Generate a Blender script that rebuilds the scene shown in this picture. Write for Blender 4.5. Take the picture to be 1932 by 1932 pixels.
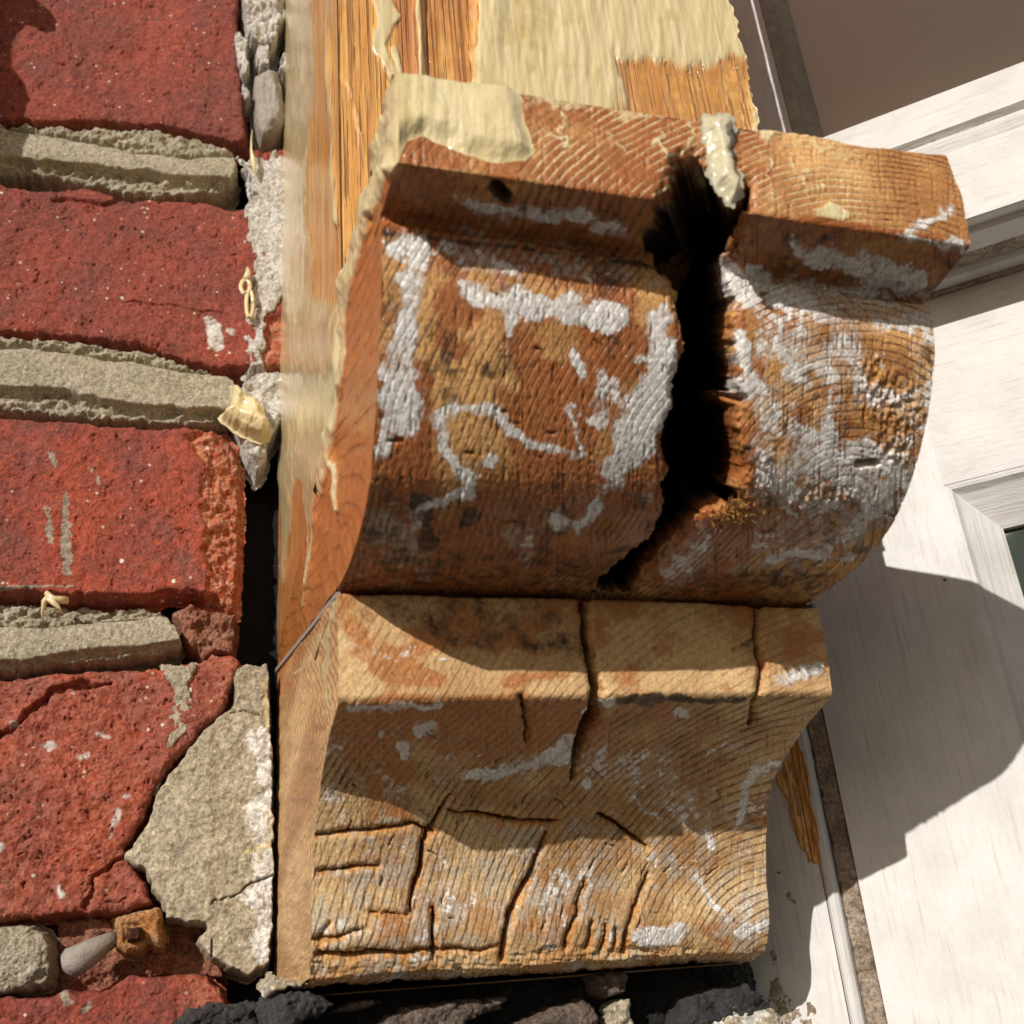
import bpy, math, random
import numpy as np
from mathutils import Matrix

scene = bpy.context.scene
for o in list(bpy.data.objects):
    bpy.data.objects.remove(o)
COL = scene.collection

# ------------------------------------------------------------------ camera
# the eye is the world origin; X runs along the brick wall, Y into it, Z is up (metres)
F_PX = 2046.7; PSI = .3081; TH = .4404; RO = -.0887        # focal length in 1932nds of the picture, azimuth, pitch, roll
FW = np.array([math.sin(PSI)*math.cos(TH), math.cos(PSI)*math.cos(TH), math.sin(TH)])
_r0 = np.array([math.cos(PSI), -math.sin(PSI), 0.]); _u0 = np.cross(_r0, FW)
RT = _r0*math.cos(RO)+_u0*math.sin(RO); UP = -_r0*math.sin(RO)+_u0*math.cos(RO)
cd = bpy.data.cameras.new('camera'); cam = bpy.data.objects.new('camera', cd); COL.objects.link(cam)
m = Matrix.Identity(4)
for i in range(3):
    m[i][0] = RT[i]; m[i][1] = UP[i]; m[i][2] = -FW[i]
cam.matrix_world = m
cd.sensor_width = 36.; cd.lens = 36.*F_PX/1932.; cd.clip_start = .01; cd.clip_end = 400.
cd.dof.use_dof = True; cd.dof.focus_distance = .285; cd.dof.aperture_fstop = 30.
scene.camera = cam
scene.render.resolution_x = 1024; scene.render.resolution_y = 1024

# ------------------------------------------------------------------ sky, sun, exposure
SUN = np.array([.620, .690, -.392]); SUN /= np.linalg.norm(SUN)      # the way the light travels
el = math.asin(-SUN[2]); az = math.atan2(-SUN[0], -SUN[1])
w = bpy.data.worlds.new('World'); scene.world = w; w.use_nodes = True
nt = w.node_tree; bg = nt.nodes['Background']
sky = nt.nodes.new('ShaderNodeTexSky'); sky.sky_type = 'NISHITA'; sky.sun_disc = False
sky.sun_elevation = el; sky.sun_rotation = az; sky.altitude = 50; sky.dust_density = 2.0
nt.links.new(sky.outputs[0], bg.inputs[0]); bg.inputs[1].default_value = .05
sd_ = bpy.data.lights.new('sun', 'SUN'); sd_.energy = 4.3; sd_.angle = math.radians(.5); sd_.color = (1., .955, .89)
sun = bpy.data.objects.new('sun', sd_); COL.objects.link(sun)
from mathutils import Vector
sun.rotation_euler = Vector(SUN.tolist()).to_track_quat('-Z', 'Y').to_euler(); sun.location = (-1, -1, 1)
scene.view_settings.view_transform = 'Standard'; scene.view_settings.look = 'None'
scene.view_settings.exposure = 0.; scene.view_settings.gamma = 1.; scene.view_settings.use_curve_mapping = False
scene.render.engine = 'CYCLES'

# ------------------------------------------------------------------ maths helpers
def proj(P):
    z = P@FW
    return 966+F_PX*(P@RT)/z, 966-F_PX*(P@UP)/z
def ray(px, py):
    return FW+RT*((px-966)/F_PX)-UP*((py-966)/F_PX)
def unp(px, py, P0, n):
    d = ray(px, py); return d*(np.dot(P0, n)/np.dot(d, n))
def _h(ix, iy, iz, s):
    n = (ix.astype(np.uint32)*np.uint32(374761393) + iy.astype(np.uint32)*np.uint32(668265263)
         + iz.astype(np.uint32)*np.uint32(2147483647) + np.uint32((s*1274126177) & 0xffffffff))
    n = (n ^ (n >> np.uint32(13)))*np.uint32(1274126177); n ^= n >> np.uint32(16)
    n = n*np.uint32(2246822519); n ^= n >> np.uint32(15)
    return (n & np.uint32(0xffffff)).astype(np.float32)/16777215.
def vn(x, y, z=None, seed=0):
    x = np.asarray(x, float); y = np.asarray(y, float); z = np.zeros_like(x) if z is None else np.asarray(z, float)
    fx, fy, fz = np.floor(x), np.floor(y), np.floor(z)
    ix, iy, iz = fx.astype(np.int64), fy.astype(np.int64), fz.astype(np.int64)
    tx, ty, tz = x-fx, y-fy, z-fz
    tx = tx*tx*(3-2*tx); ty = ty*ty*(3-2*ty); tz = tz*tz*(3-2*tz)
    r = 0
    flat = not np.any(fz)and not np.any(tz)
    for dz in ((0,) if flat else (0, 1)):
        for dy in (0, 1):
            for dx in (0, 1):
                wgt = (tx if dx else 1-tx)*(ty if dy else 1-ty)*(1 if flat else (tz if dz else 1-tz))
                r = r+wgt*_h(ix+dx, iy+dy, iz+dz, seed)
    return r*2-1
def fbm(x, y, z=None, o=4, seed=0):
    r = 0; a = .5
    for i in range(o):
        f = 2.03**i
        r = r+a*vn(x*f+i*17.3, y*f+i*9.1, None if z is None else z*f, seed+i*7); a *= .5
    return r
def ss(a, b, x):
    t = np.clip((x-a)/(b-a), 0, 1); return t*t*(3-2*t)
def lerp(a, b, t): return a+(b-a)*t
def segd(x, y, a, b, wa=0., wb=0.):
    ax, ay = a; bx, by = b; dx, dy = bx-ax, by-ay
    t = np.clip(((x-ax)*dx+(y-ay)*dy)/(dx*dx+dy*dy+1e-9), 0, 1)
    return np.hypot(x-ax-t*dx, y-ay-t*dy)-(wa+(wb-wa)*t)
def stroke(x, y, pts, wd):
    """signed distance to a thick polyline: negative inside; wd is one half-width or one per point"""
    if np.isscalar(wd): wd = [wd]*len(pts)
    if len(pts) == 1: return np.hypot(x-pts[0][0], y-pts[0][1])-wd[0]
    d = None
    for i in range(len(pts)-1):
        e = segd(x, y, pts[i], pts[i+1], wd[i], wd[i+1]); d = e if d is None else np.minimum(d, e)
    return d
def polysd(x, y, poly):
    """signed distance, positive inside"""
    d = np.full(x.shape, 1e9); ins = np.zeros(x.shape, bool); n = len(poly)
    for i in range(n):
        a = poly[i]; b = poly[(i+1) % n]
        d = np.minimum(d, segd(x, y, a, b))
        c = ((a[1] > y) != (b[1] > y))
        if abs(b[1]-a[1]) > 1e-9:
            ins ^= c & (x < (b[0]-a[0])*(y-a[1])/(b[1]-a[1])+a[0])
    return np.where(ins, d, -d)
def strokes(x, y, lst, soft=4):
    r = np.zeros(x.shape)
    for it in lst:
        pts, wd = it[0], it[1]; amp = it[2] if len(it) > 2 else 1.
        r = np.maximum(r, amp*(1-ss(-soft, soft, stroke(x, y, pts, wd))))
    return r

# ------------------------------------------------------------------ object helpers
def thing(name, label, cat, loc=(0, 0, 0), group=None):
    o = bpy.data.objects.new(name, None); COL.objects.link(o); o.location = loc; o.empty_display_size = .01
    o['label'] = label; o['category'] = cat
    if group: o['group'] = group
    return o
def mesh_obj(name, verts, faces, mat, parent=None, attrs=None, smooth=True, quads=True):
    verts = np.asarray(verts, np.float32).reshape(-1, 3)
    if parent is not None: verts = verts-np.array(parent.location, np.float32)
    me = bpy.data.meshes.new(name)
    if quads and len(faces):
        f = np.asarray(faces, np.int32); k = f.shape[1]
        me.vertices.add(len(verts)); me.vertices.foreach_set('co', verts.ravel())
        me.loops.add(f.size); me.loops.foreach_set('vertex_index', f.ravel())
        me.polygons.add(len(f)); me.polygons.foreach_set('loop_start', np.arange(0, f.size, k, dtype=np.int32))
        me.polygons.foreach_set('loop_total', np.full(len(f), k, np.int32))
    else:
        me.from_pydata([tuple(map(float, v)) for v in verts], [], [tuple(map(int, f)) for f in faces])
    if attrs:
        for k, v in attrs.items():
            a = me.attributes.new(k, 'FLOAT', 'POINT'); a.data.foreach_set('value', np.ascontiguousarray(v, np.float32).ravel())
    me.update(calc_edges=True); me.validate()
    me.polygons.foreach_set('use_smooth', np.full(len(me.polygons), bool(smooth)))
    me.materials.append(mat)
    o = bpy.data.objects.new(name, me); COL.objects.link(o)
    if parent is not None: o.parent = parent
    return o
def tag(o, label, cat, group=None):
    o['label'] = label; o['category'] = cat
    if group: o['group'] = group
    return o
def grid_faces(nu, nv, keep=None, flip=False):
    i = np.arange((nu-1)*(nv-1)); a = (i//(nv-1))*nv+i % (nv-1)
    f = np.stack([a, a+1, a+nv+1, a+nv], 1) if flip else np.stack([a, a+nv, a+nv+1, a+1], 1)
    if keep is not None:
        k = keep.ravel(); f = f[k[f].any(1)]
    return f
def compact(V, F, A):
    used = np.zeros(len(V), bool); used[F.ravel()] = True; idx = np.cumsum(used)-1
    return V[used], idx[F], {k: v.ravel()[used] for k, v in (A or {}).items()}
def grid_obj(name, P, mat, parent, attrs=None, keep=None, flip=False):
    nu, nv = P.shape[:2]; F = grid_faces(nu, nv, keep, flip)
    V, F, A = compact(P.reshape(-1, 3), F, attrs)
    return mesh_obj(name, V, F, mat, parent, A)
def normals(P):
    du = np.gradient(P, axis=0); dv = np.gradient(P, axis=1); n = np.cross(du, dv)
    n /= np.linalg.norm(n, axis=2, keepdims=True)+1e-12; return n

class Plane:
    def __init__(s, O, eu, ev, en):
        s.O, s.eu, s.ev, s.en = [np.array(q, float) for q in (O, eu, ev, en)]
    def at(s, px, py, off=0.):
        P = unp(px, py, s.O+s.en*off, s.en); q = P-s.O; return q@s.eu, q@s.ev
    def pt(s, u, v, off=0.):
        return s.O+s.eu*u+s.ev*v+s.en*off

def relief(name, parent, mat, pl, poly, hfun, step=.00028, edge=9., back=.010, jit=3., jf=.06, seed=0, afun=None, base=0.):
    """a lump of stuff standing on a plane: its outline is given where one sees it, its height by hfun; rim falls back to -back"""
    uv = np.array([pl.at(x, y, base) for x, y in poly])
    pad = step*6; u = np.arange(uv[:, 0].min()-pad, uv[:, 0].max()+pad, step); v = np.arange(uv[:, 1].min()-pad, uv[:, 1].max()+pad, step)
    U, V = np.meshgrid(u, v, indexing='ij')
    P = pl.O+U[..., None]*pl.eu+V[..., None]*pl.ev+pl.en*base
    px, py = proj(P)
    sd = polysd(px, py, poly)+jit*fbm(px*jf, py*jf, None, 4, seed+50)*2
    r = ss(0, edge, sd)
    h = hfun(px, py, sd)
    dd = h*r-back*(1-r)
    wob = fbm(px*.1, py*.1, None, 3, seed+3)*.0004*(1-r)
    P = P+pl.en*dd[..., None]+pl.eu*wob[..., None]
    at = afun(px, py, sd) if afun else {}
    return grid_obj(name, P, mat, parent, at, sd > -3)

def box(name, c, eu, ev, en, su, sv, sn, mat, parent, bev=.0, smooth=False):
    c = np.array(c, float); vs = []
    for a in (-1, 1):
        for b in (-1, 1):
            for d in (-1, 1):
                vs.append(c+eu*su*a/2+ev*sv*b/2+en*sn*d/2)
    fs = [(0, 1, 3, 2), (4, 6, 7, 5), (0, 4, 5, 1), (2, 3, 7, 6), (0, 2, 6, 4), (1, 5, 7, 3)]
    return mesh_obj(name, vs, fs, mat, parent, smooth=smooth)
def prism(name, prof, A, B, e1, e2, mat, parent, smooth=False, attrs=None):
    """profile points (a, b) in the axes e1, e2, run from A to B, closed and capped"""
    n = len(prof); vs = [np.array(A)+e1*a+e2*b for a, b in prof]+[np.array(B)+e1*a+e2*b for a, b in prof]
    fs = [(i, (i+1) % n, n+(i+1) % n, n+i) for i in range(n)]+[tuple(range(n))[::-1], tuple(range(n, 2*n))]
    return mesh_obj(name, vs, fs, mat, parent, smooth=smooth, quads=False)

# ------------------------------------------------------------------ material helpers
class Mat:
    def __init__(s, name, cs=None):
        s.cs = cs
        s.m = bpy.data.materials.new(name); s.m.use_nodes = True; s.t = s.m.node_tree; s.N = s.t.nodes
        s.b = s.N['Principled BSDF']; s._c = None
    def n(s, t, **k):
        q = s.N.new(t)
        for a, v in k.items(): setattr(q, a, v)
        return q
    def link(s, a, b): s.t.links.new(a, b)
    def put(s, sock, v):
        if hasattr(v, 'is_linked') or hasattr(v, 'links'): s.link(v, sock)
        else:
            if isinstance(v, tuple) and len(v) == 3 and len(sock.default_value) == 4: v = v+(1,)
            sock.default_value = v
    def co(s):
        if s._c is None:
            s._c = s.n('ShaderNodeTexCoord').outputs['Object']
            if s.cs:
                q = s.n('ShaderNodeMapping'); s.link(s._c, q.inputs[0]); q.inputs['Scale'].default_value = s.cs; s._c = q.outputs[0]
        return s._c
    def mapping(s, sc=(1, 1, 1), rot=(0, 0, 0), loc=(0, 0, 0), src=None):
        q = s.n('ShaderNodeMapping'); s.link(src or s.co(), q.inputs[0]); q.inputs['Scale'].default_value = sc
        q.inputs['Rotation'].default_value = rot; q.inputs['Location'].default_value = loc; return q.outputs[0]
    def noise(s, scale, detail=4, rough=.55, sc=None, dist=0., rot=(0, 0, 0), loc=(0, 0, 0)):
        q = s.n('ShaderNodeTexNoise'); q.inputs['Scale'].default_value = scale; q.inputs['Detail'].default_value = detail
        q.inputs['Roughness'].default_value = rough; q.inputs['Distortion'].default_value = dist
        s.link(s.mapping(sc or (1, 1, 1), rot, loc), q.inputs['Vector']); return q.outputs[0]
    def vor(s, scale, sc=(1, 1, 1), feat='F1', out=0, rand=1.):
        q = s.n('ShaderNodeTexVoronoi', feature=feat); q.inputs['Scale'].default_value = scale; q.inputs['Randomness'].default_value = rand
        s.link(s.mapping(sc), q.inputs['Vector']); return q.outputs[out]
    def ma(s, op, a, b=0., c=0.):
        q = s.n('ShaderNodeMath', operation=op)
        for i, v in enumerate((a, b, c)): s.put(q.inputs[i], v)
        return q.outputs[0]
    def ramp(s, x, a, b, lo=0., hi=1.):
        q = s.n('ShaderNodeMapRange', interpolation_type='SMOOTHSTEP'); s.put(q.inputs[0], x)
        for i, v in enumerate((a, b, lo, hi)): q.inputs[i+1].default_value = v
        return q.outputs[0]
    def mix(s, f, a, b, mode='MIX'):
        q = s.n('ShaderNodeMix', data_type='RGBA', blend_type=mode); s.put(q.inputs[0], f); s.put(q.inputs[6], a); s.put(q.inputs[7], b); return q.outputs[2]
    def attr(s, k):
        return s.n('ShaderNodeAttribute', attribute_name=k).outputs['Fac']
    def bump(s, h, dist, strength=1., nrm=None):
        q = s.n('ShaderNodeBump'); s.put(q.inputs['Height'], h); q.inputs['Distance'].default_value = dist; q.inputs['Strength'].default_value = strength
        if nrm is not None: s.link(nrm, q.inputs['Normal'])
        return q.outputs[0]
    def out(s, col, rough=.8, nrm=None, coat=None, coat_rough=.12, spec=.35):
        s.put(s.b.inputs['Base Color'], col); s.put(s.b.inputs['Roughness'], rough)
        s.b.inputs['Specular IOR Level'].default_value = spec
        if coat is not None: s.put(s.b.inputs['Coat Weight'], coat); s.put(s.b.inputs['Coat Roughness'], coat_rough)
        if nrm is not None:
            s.link(nrm, s.b.inputs['Normal'])
            if coat is not None: s.link(nrm, s.b.inputs['Coat Normal'])
        return s.m

def mat_wood(name, cx, cz, lam, early, late, stain, tilt=.12, lowvis=.15, cs=None):
    """solid timber grown round an axis along Y through (cx, cz); masks come from the mesh"""
    M = Mat(name, cs)
    sep = M.n('ShaderNodeSeparateXYZ'); M.link(M.n('ShaderNodeTexCoord').outputs['Object'], sep.inputs[0])
    x = M.ma('SUBTRACT', sep.outputs[0], cx); z = M.ma('SUBTRACT', sep.outputs[2], cz)
    x = M.ma('MULTIPLY_ADD', sep.outputs[1], tilt, x)
    z = M.ma('MULTIPLY_ADD', sep.outputs[1], -tilt*.6, z)
    nz = M.noise(22., 2, .4); x = M.ma('MULTIPLY_ADD', nz, .009, x); nz2 = M.noise(26., 2, .4, loc=(5, 3, 1)); z = M.ma('MULTIPLY_ADD', nz2, .008, z)
    r = M.ma('SQRT', M.ma('ADD', M.ma('MULTIPLY', x, x), M.ma('MULTIPLY', z, z)))
    r = M.ma('MULTIPLY_ADD', M.noise(120., 2, .5), .0006, r); r = M.ma('MULTIPLY_ADD', M.noise(1300., 2, .5), .0003, r)
    ph = M.ma('FRACT', M.ma('DIVIDE', r, lam))
    late_m = M.ma('MULTIPLY', M.ramp(ph, .5, .84), M.ramp(ph, .98, .9))      # a dark line that builds up and stops short
    vis = M.ramp(M.noise(85., 4, .65, loc=(3, 1, 7)), .38, .58, lowvis, 1.)
    fine = M.noise(1500., 3, .7, sc=(1, .25, 1)); med = M.noise(160., 5, .65); big = M.noise(45., 4, .6, loc=(1, 2, 3))
    wood = M.mix(M.ramp(big, .38, .62), early, (early[0]*.62, early[1]*.5, early[2]*.42))
    wood = M.mix(M.ma('MULTIPLY', M.attr('sawn'), .6), wood, (.70, .46, .225))
    late_c = M.mix(M.attr('creamring'), late, (.78, .62, .34))
    rm = M.ma('MULTIPLY', M.ma('MULTIPLY', late_m, vis), M.ma('SUBTRACT', 1., M.attr('sawn')))
    rm = M.ma('MULTIPLY', rm, M.ramp(M.noise(500., 3, .6, loc=(5, 5, 9)), .3, .6, .35, 1.))
    ang = M.noise(300., 2, .5)
    col = M.mix(M.ma('MULTIPLY', rm, .85), wood, late_c)
    stn = M.ramp(M.ma('ADD', M.attr('rust'), M.ma('MULTIPLY', M.ma('SUBTRACT', med, .5), 1.1)), .3, .75)
    sc = M.mix(M.ma('MULTIPLY', rm, .4), stain, tuple(c*.4 for c in stain))
    sc = M.mix(M.attr('creamring'), sc, M.mix(M.ma('MULTIPLY', rm, .85), stain, (.78, .62, .34)))
    col = M.mix(M.ma('MULTIPLY', stn, .85), col, sc)
    grey = M.ramp(M.ma('ADD', M.attr('grey'), M.ma('MULTIPLY', M.ma('SUBTRACT', M.noise(260., 5, .7, loc=(9, 2, 1)), .5), 1.7)), .42, .75)
    col = M.mix(M.ma('MULTIPLY', grey, .65), col, M.mix(rm, (.46, .41, .33), (.13, .1, .075)))
    dk = M.ramp(M.ma('ADD', M.attr('dark'), M.ma('MULTIPLY', M.ma('SUBTRACT', M.noise(330., 5, .7, loc=(4, 4, 1)), .5), 1.3)), .4, .8)
    col = M.mix(M.ma('MULTIPLY', dk, .9), col, (.022, .014, .009))
    col = M.mix(M.attr('fresh'), col, M.mix(M.ramp(M.noise(600., 4, .7, loc=(2, 8, 1)), .35, .65), (.66, .34, .10), (.36, .13, .03)))
    col = M.mix(M.attr('inner'), col, M.mix(M.ramp(med, .35, .65), (.009, .006, .004), (.028, .013, .007)))  # crack wood goes near-black with depth: rot, plus shade painted in
    # old paint: sits on the ridges, broken by fine noise
    pn = M.ma('ADD', M.ma('MULTIPLY', M.ma('SUBTRACT', M.noise(650., 6, .8, loc=(7, 7, 2)), .5), 1.7), M.ma('MULTIPLY', M.ma('SUBTRACT', med, .5), 1.9))
    pm = M.ramp(M.ma('SUBTRACT', M.ma('ADD', M.attr('paint'), pn), M.ma('MULTIPLY', rm, .2)), .44, .60)
    pcol = M.mix(M.ramp(M.noise(220., 5, .7, loc=(1, 9, 4)), .3, .7), (.60, .57, .535), (.87, .84, .80))
    tp_ = M.ramp(M.ma('ADD', M.attr('paint'), M.ma('MULTIPLY', M.ma('SUBTRACT', M.noise(330., 6, .75, loc=(2, 7, 7), sc=(1, 1, .6)), .5), 1.7)), .16, .85)
    col = M.mix(M.ma('MULTIPLY', M.ma('MULTIPLY', tp_, M.ramp(fine, .3, .65, .35, 1.)), .8), col, (.60, .56, .52))
    pm = M.ma('MULTIPLY', pm, M.ramp(M.noise(1200., 3, .7, loc=(2, 2, 5)), .32, .46, .25, 1.))
    col = M.mix(M.ma('MULTIPLY', pm, .93), col, pcol)
    # stripper gel
    g = M.attr('gel'); gs = M.noise(200., 4, .6, sc=(1., 1., .06), loc=(3, 3, 3))
    gm = M.ramp(M.ma('ADD', g, M.ma('MULTIPLY', M.ma('SUBTRACT', gs, .5), .9)), .3, .8)
    gcol = M.mix(M.ramp(gs, .3, .7), (.70, .57, .29), (.80, .69, .41))
    col = M.mix(M.ma('MULTIPLY', gm, .93), col, gcol)
    fleck = M.ramp(M.ma('ADD', M.ma('MULTIPLY', fine, .6), M.ma('MULTIPLY', M.noise(2600., 3, .7, sc=(1, .3, 1), loc=(1, 1, 8)), .4)), .36, .64, .70, 1.25)
    q = M.n('ShaderNodeMix', data_type='RGBA', blend_type='MULTIPLY'); q.inputs[0].default_value = 1.; M.link(col, q.inputs[6])
    fleck = M.ma('MULTIPLY_ADD', M.ma('SUBTRACT', fleck, 1.), M.ma('SUBTRACT', 1., M.ma('MULTIPLY', M.ma('MAXIMUM', gm, M.ma('MULTIPLY', M.attr('sawn'), .55)), .85)), 1.)
    cc = M.n('ShaderNodeCombineColor'); [M.link(fleck, cc.inputs[i]) for i in range(3)]; M.link(cc.outputs[0], q.inputs[7]); col = q.outputs[2]
    ng = M.ma('SUBTRACT', 1., gm)
    h = M.ma('MULTIPLY', M.ma('SUBTRACT', M.ma('MULTIPLY', fine, .45), M.ma('MULTIPLY', rm, .5)), ng)
    h = M.ma('ADD', h, M.ma('MULTIPLY', ng, M.ma('ADD', M.ma('MULTIPLY', pm, .22), M.ma('MULTIPLY', med, M.ma('SUBTRACT', .7, M.ma('MULTIPLY', pm, .4))))))
    h = M.ma('MULTIPLY_ADD', M.ma('MULTIPLY', gm, M.noise(420., 4, .6, sc=(1., 1., .08), loc=(3, 3, 3))), 1.5, h)
    nrm = M.bump(h, .00038)
    wet = M.ma('MAXIMUM', gm, M.ma('MAXIMUM', M.attr('wet'), M.ma('MULTIPLY', stn, .4)))
    return M.out(col, M.ramp(wet, 0, 1, .78, .34), nrm, coat=M.ma('MULTIPLY', wet, .8), coat_rough=.12)

def mat_brick():
    M = Mat('red_brick')
    big = M.noise(28., 5, .6); med = M.noise(120., 6, .7); fine = M.noise(1100., 5, .75); gr = M.noise(420., 5, .7, loc=(3, 2, 1))
    col = M.mix(M.ramp(big, .35, .65), (.355, .068, .035), (.215, .056, .044))
    col = M.mix(M.ramp(med, .5, .75), col, (.42, .075, .028))
    col = M.mix(M.ma('MULTIPLY', M.ramp(M.noise(60., 6, .75, loc=(8, 1, 2)), .5, .68), .55), col, (.13, .075, .06))
    col = M.mix(M.ma('MULTIPLY', M.n('ShaderNodeObjectInfo').outputs['Random'], .45), col, (.20, .05, .04))
    col = M.mix(M.attr('raw'), col, M.mix(M.ramp(gr, .35, .62), (.50, .085, .025), (.44, .2, .12)))
    col = M.mix(M.ma('MULTIPLY', M.ramp(M.ma('ADD', M.attr('smear'), M.ma('MULTIPLY', M.ma('SUBTRACT', gr, .5), 1.4)), .42, .62), .85), col, (.30, .27, .2))
    sp = M.vor(260.); spr = M.noise(90., 2, .5, loc=(5, 5, 5))
    col = M.mix(M.ma('MULTIPLY', M.ramp(sp, .17, .09), M.ramp(spr, .46, .62)), col, (.62, .5, .4))
    sp2 = M.vor(95.)
    col = M.mix(M.ma('MULTIPLY', M.ramp(sp2, .085, .06), M.ramp(spr, .4, .6)), col, (.7, .65, .58))
    f = M.ramp(M.ma('ADD', M.ma('MULTIPLY', fine, .6), M.ma('MULTIPLY', gr, .4)), .38, .64, .58, 1.38); cc = M.n('ShaderNodeCombineColor'); [M.link(f, cc.inputs[i]) for i in range(3)]
    col = M.mix(1., col, cc.outputs[0], 'MULTIPLY')
    col = M.mix(M.attr('chalk'), col, M.mix(M.ramp(gr, .4, .6), (.5, .46, .42), (.66, .62, .58)))
    h = M.ma('ADD', M.ma('MULTIPLY', fine, .8), M.ma('ADD', M.ma('MULTIPLY', gr, .9), M.ma('MULTIPLY', M.ramp(M.vor(500.), .0, .35), .5)))
    return M.out(col, .8, M.bump(h, .0006), spec=.35)
def mat_grit(name, a, b, spots=None, sc=700., bump=.0005, dk=None, rough=.9, wet=False):
    M = Mat(name)
    n1 = M.noise(90., 5, .65); n2 = M.noise(sc, 5, .8); n3 = M.noise(sc*2.2, 3, .7, loc=(2, 2, 2))
    col = M.mix(M.ramp(n1, .32, .68), a, b)
    if dk: col = M.mix(M.ramp(n2, .6, .72), col, dk)
    col = M.mix(M.ramp(n3, .62, .72), col, tuple(min(.85, c*1.7) for c in b))
    if spots: col = M.mix(M.ramp(M.ma('ADD', M.attr('white'), M.ma('MULTIPLY', M.ma('SUBTRACT', M.noise(300., 6, .75, loc=(6, 1, 2)), .5), 1.5)), .42, .6), col, spots)
    col = M.mix(M.ma('MULTIPLY', M.attr('gel'), .9), col, (.62, .5, .26))
    f = M.ramp(M.ma('ADD', M.ma('MULTIPLY', n2, .6), M.ma('MULTIPLY', n3, .4)), .36, .66, .50, 1.38); cc = M.n('ShaderNodeCombineColor'); [M.link(f, cc.inputs[i]) for i in range(3)]
    col = M.mix(1., col, cc.outputs[0], 'MULTIPLY')
    h = M.ma('ADD', M.ma('MULTIPLY', n2, 1.2), M.ma('ADD', n3, M.ma('MULTIPLY', n1, .8)))
    return M.out(col, rough, M.bump(h, bump*1.7), coat=(.5 if wet else M.ma('MULTIPLY', M.attr('gel'), .8)))
def mat_white(name, base, streak=(0., 0., 1.), grime=.3, sxyz=(1, 1, .05)):
    """white gloss paint over sawn timber: long faint grain, scuffs and dirt"""
    M = Mat(name)
    g = M.noise(900., 4, .65, sc=sxyz); g2 = M.noise(350., 5, .7, sc=tuple(max(.03, q*.6) if q < .5 else q for q in sxyz), loc=(4, 4, 4)); d = M.noise(60., 6, .7, loc=(1, 5, 2))
    col = M.mix(M.ramp(d, .35, .7), base, tuple(c*.86 for c in base))
    col = M.mix(M.ma('MULTIPLY', M.ramp(g, .54, .68), .42), col, (.42, .36, .30))
    col = M.mix(M.ma('MULTIPLY', M.ramp(g2, .64, .78), grime*.9), col, (.30, .25, .2))
    col = M.mix(M.ramp(M.vor(70.), .045, .025), col, (.16, .13, .1))
    h = M.ma('ADD', M.ma('MULTIPLY', g, .8), M.ma('ADD', M.ma('MULTIPLY', g2, .8), M.ma('MULTIPLY', d, 1.)))
    return M.out(col, .5, M.bump(h, .00034), spec=.35)
def mat_plain(name, col, rough=.6, n=200., bump=.0002, coat=0., var=.75):
    M = Mat(name); a = M.noise(n, 5, .65)
    c = M.mix(M.ramp(a, .35, .65), col, tuple(q*var for q in col))
    return M.out(c, rough, M.bump(M.ma('ADD', a, M.noise(n*5, 3, .6)), bump), coat=coat)
def mat_gel(nm='paint_stripper_gel', A=(.70, .58, .33), B=(.60, .49, .27)):
    M = Mat(nm); s = M.noise(220., 4, .6, sc=(1, 1, .08)); k = M.noise(120., 4, .6)
    c = M.mix(M.ramp(k, .35, .65), A, B)
    M.b.inputs['Subsurface Weight'].default_value = .25; M.b.inputs['Subsurface Radius'].default_value = (.003, .002, .001); M.b.inputs['Subsurface Scale'].default_value = .5
    return M.out(c, .32, M.bump(M.ma('ADD', s, k), .0006), coat=.9, coat_rough=.08)

# ------------------------------------------------------------------ the places of things (metres, eye = origin)
X0, X1, YB = .02653, .13153, .357                     # corbel sides and its back
WALLY = .345                                          # face of the brickwork
POSTY = .190; POSTX1 = .1392
BA = math.radians(41.5); BQ = np.array([.1745, .25, 0.])
BD = np.array([math.cos(BA), -math.sin(BA), 0.]); BN = np.array([-math.sin(BA), -math.cos(BA), 0.]); Z = np.array([0, 0, 1.])
WALL = Plane((0, WALLY, 0), (1, 0, 0), (0, 0, 1), (0, -1, 0))
BAY = Plane(BQ, BD, Z, BN)
CL = np.array([.079, .357, .01])                      # base of the corbel

def lower_c(px, py, Y):
    P = unp(px, py, np.array([0, Y, 0]), np.array([0, 1., 0])); return P[0]-CL[0], P[2]-CL[2]
ux, uz = lower_c(1660, 955, .15); lx, lz = lower_c(1500, 1830, .24)
M_UP = mat_wood('stripped_softwood_scroll', ux, uz, .00138, (.66, .36, .135), (.085, .03, .011), (.34, .098, .022), tilt=.03)
M_LO = mat_wood('stripped_softwood_base', lx, lz, .0018, (.66, .44, .215), (.11, .045, .016), (.44, .165, .045), lowvis=.4)
M_SIDE = mat_wood('stained_timber_cheek', ux, uz, .00165, (.64, .31, .095), (.30, .095, .028), (.52, .18, .045), cs=(1, .5, 1))
M_LSIDE = mat_wood('base_cheek_timber', lx, lz, .0018, (.62, .40, .19), (.22, .09, .03), (.50, .19, .06), lowvis=.5, cs=(1, .16, 1), tilt=.35)
M_BR = mat_brick()
M_MO = mat_grit('lime_mortar', (.56, .49, .37), (.43, .38, .27), dk=(.1, .09, .055))
M_CE = mat_grit('grey_cement', (.46, .39, .28), (.39, .335, .235), spots=(.72, .68, .62), sc=420., bump=.00035)
M_PL = mat_grit('old_white_plaster', (.80, .75, .69), (.62, .56, .5), spots=(.36, .15, .1), sc=500., bump=.0007, dk=(.2, .15, .12))
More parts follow.
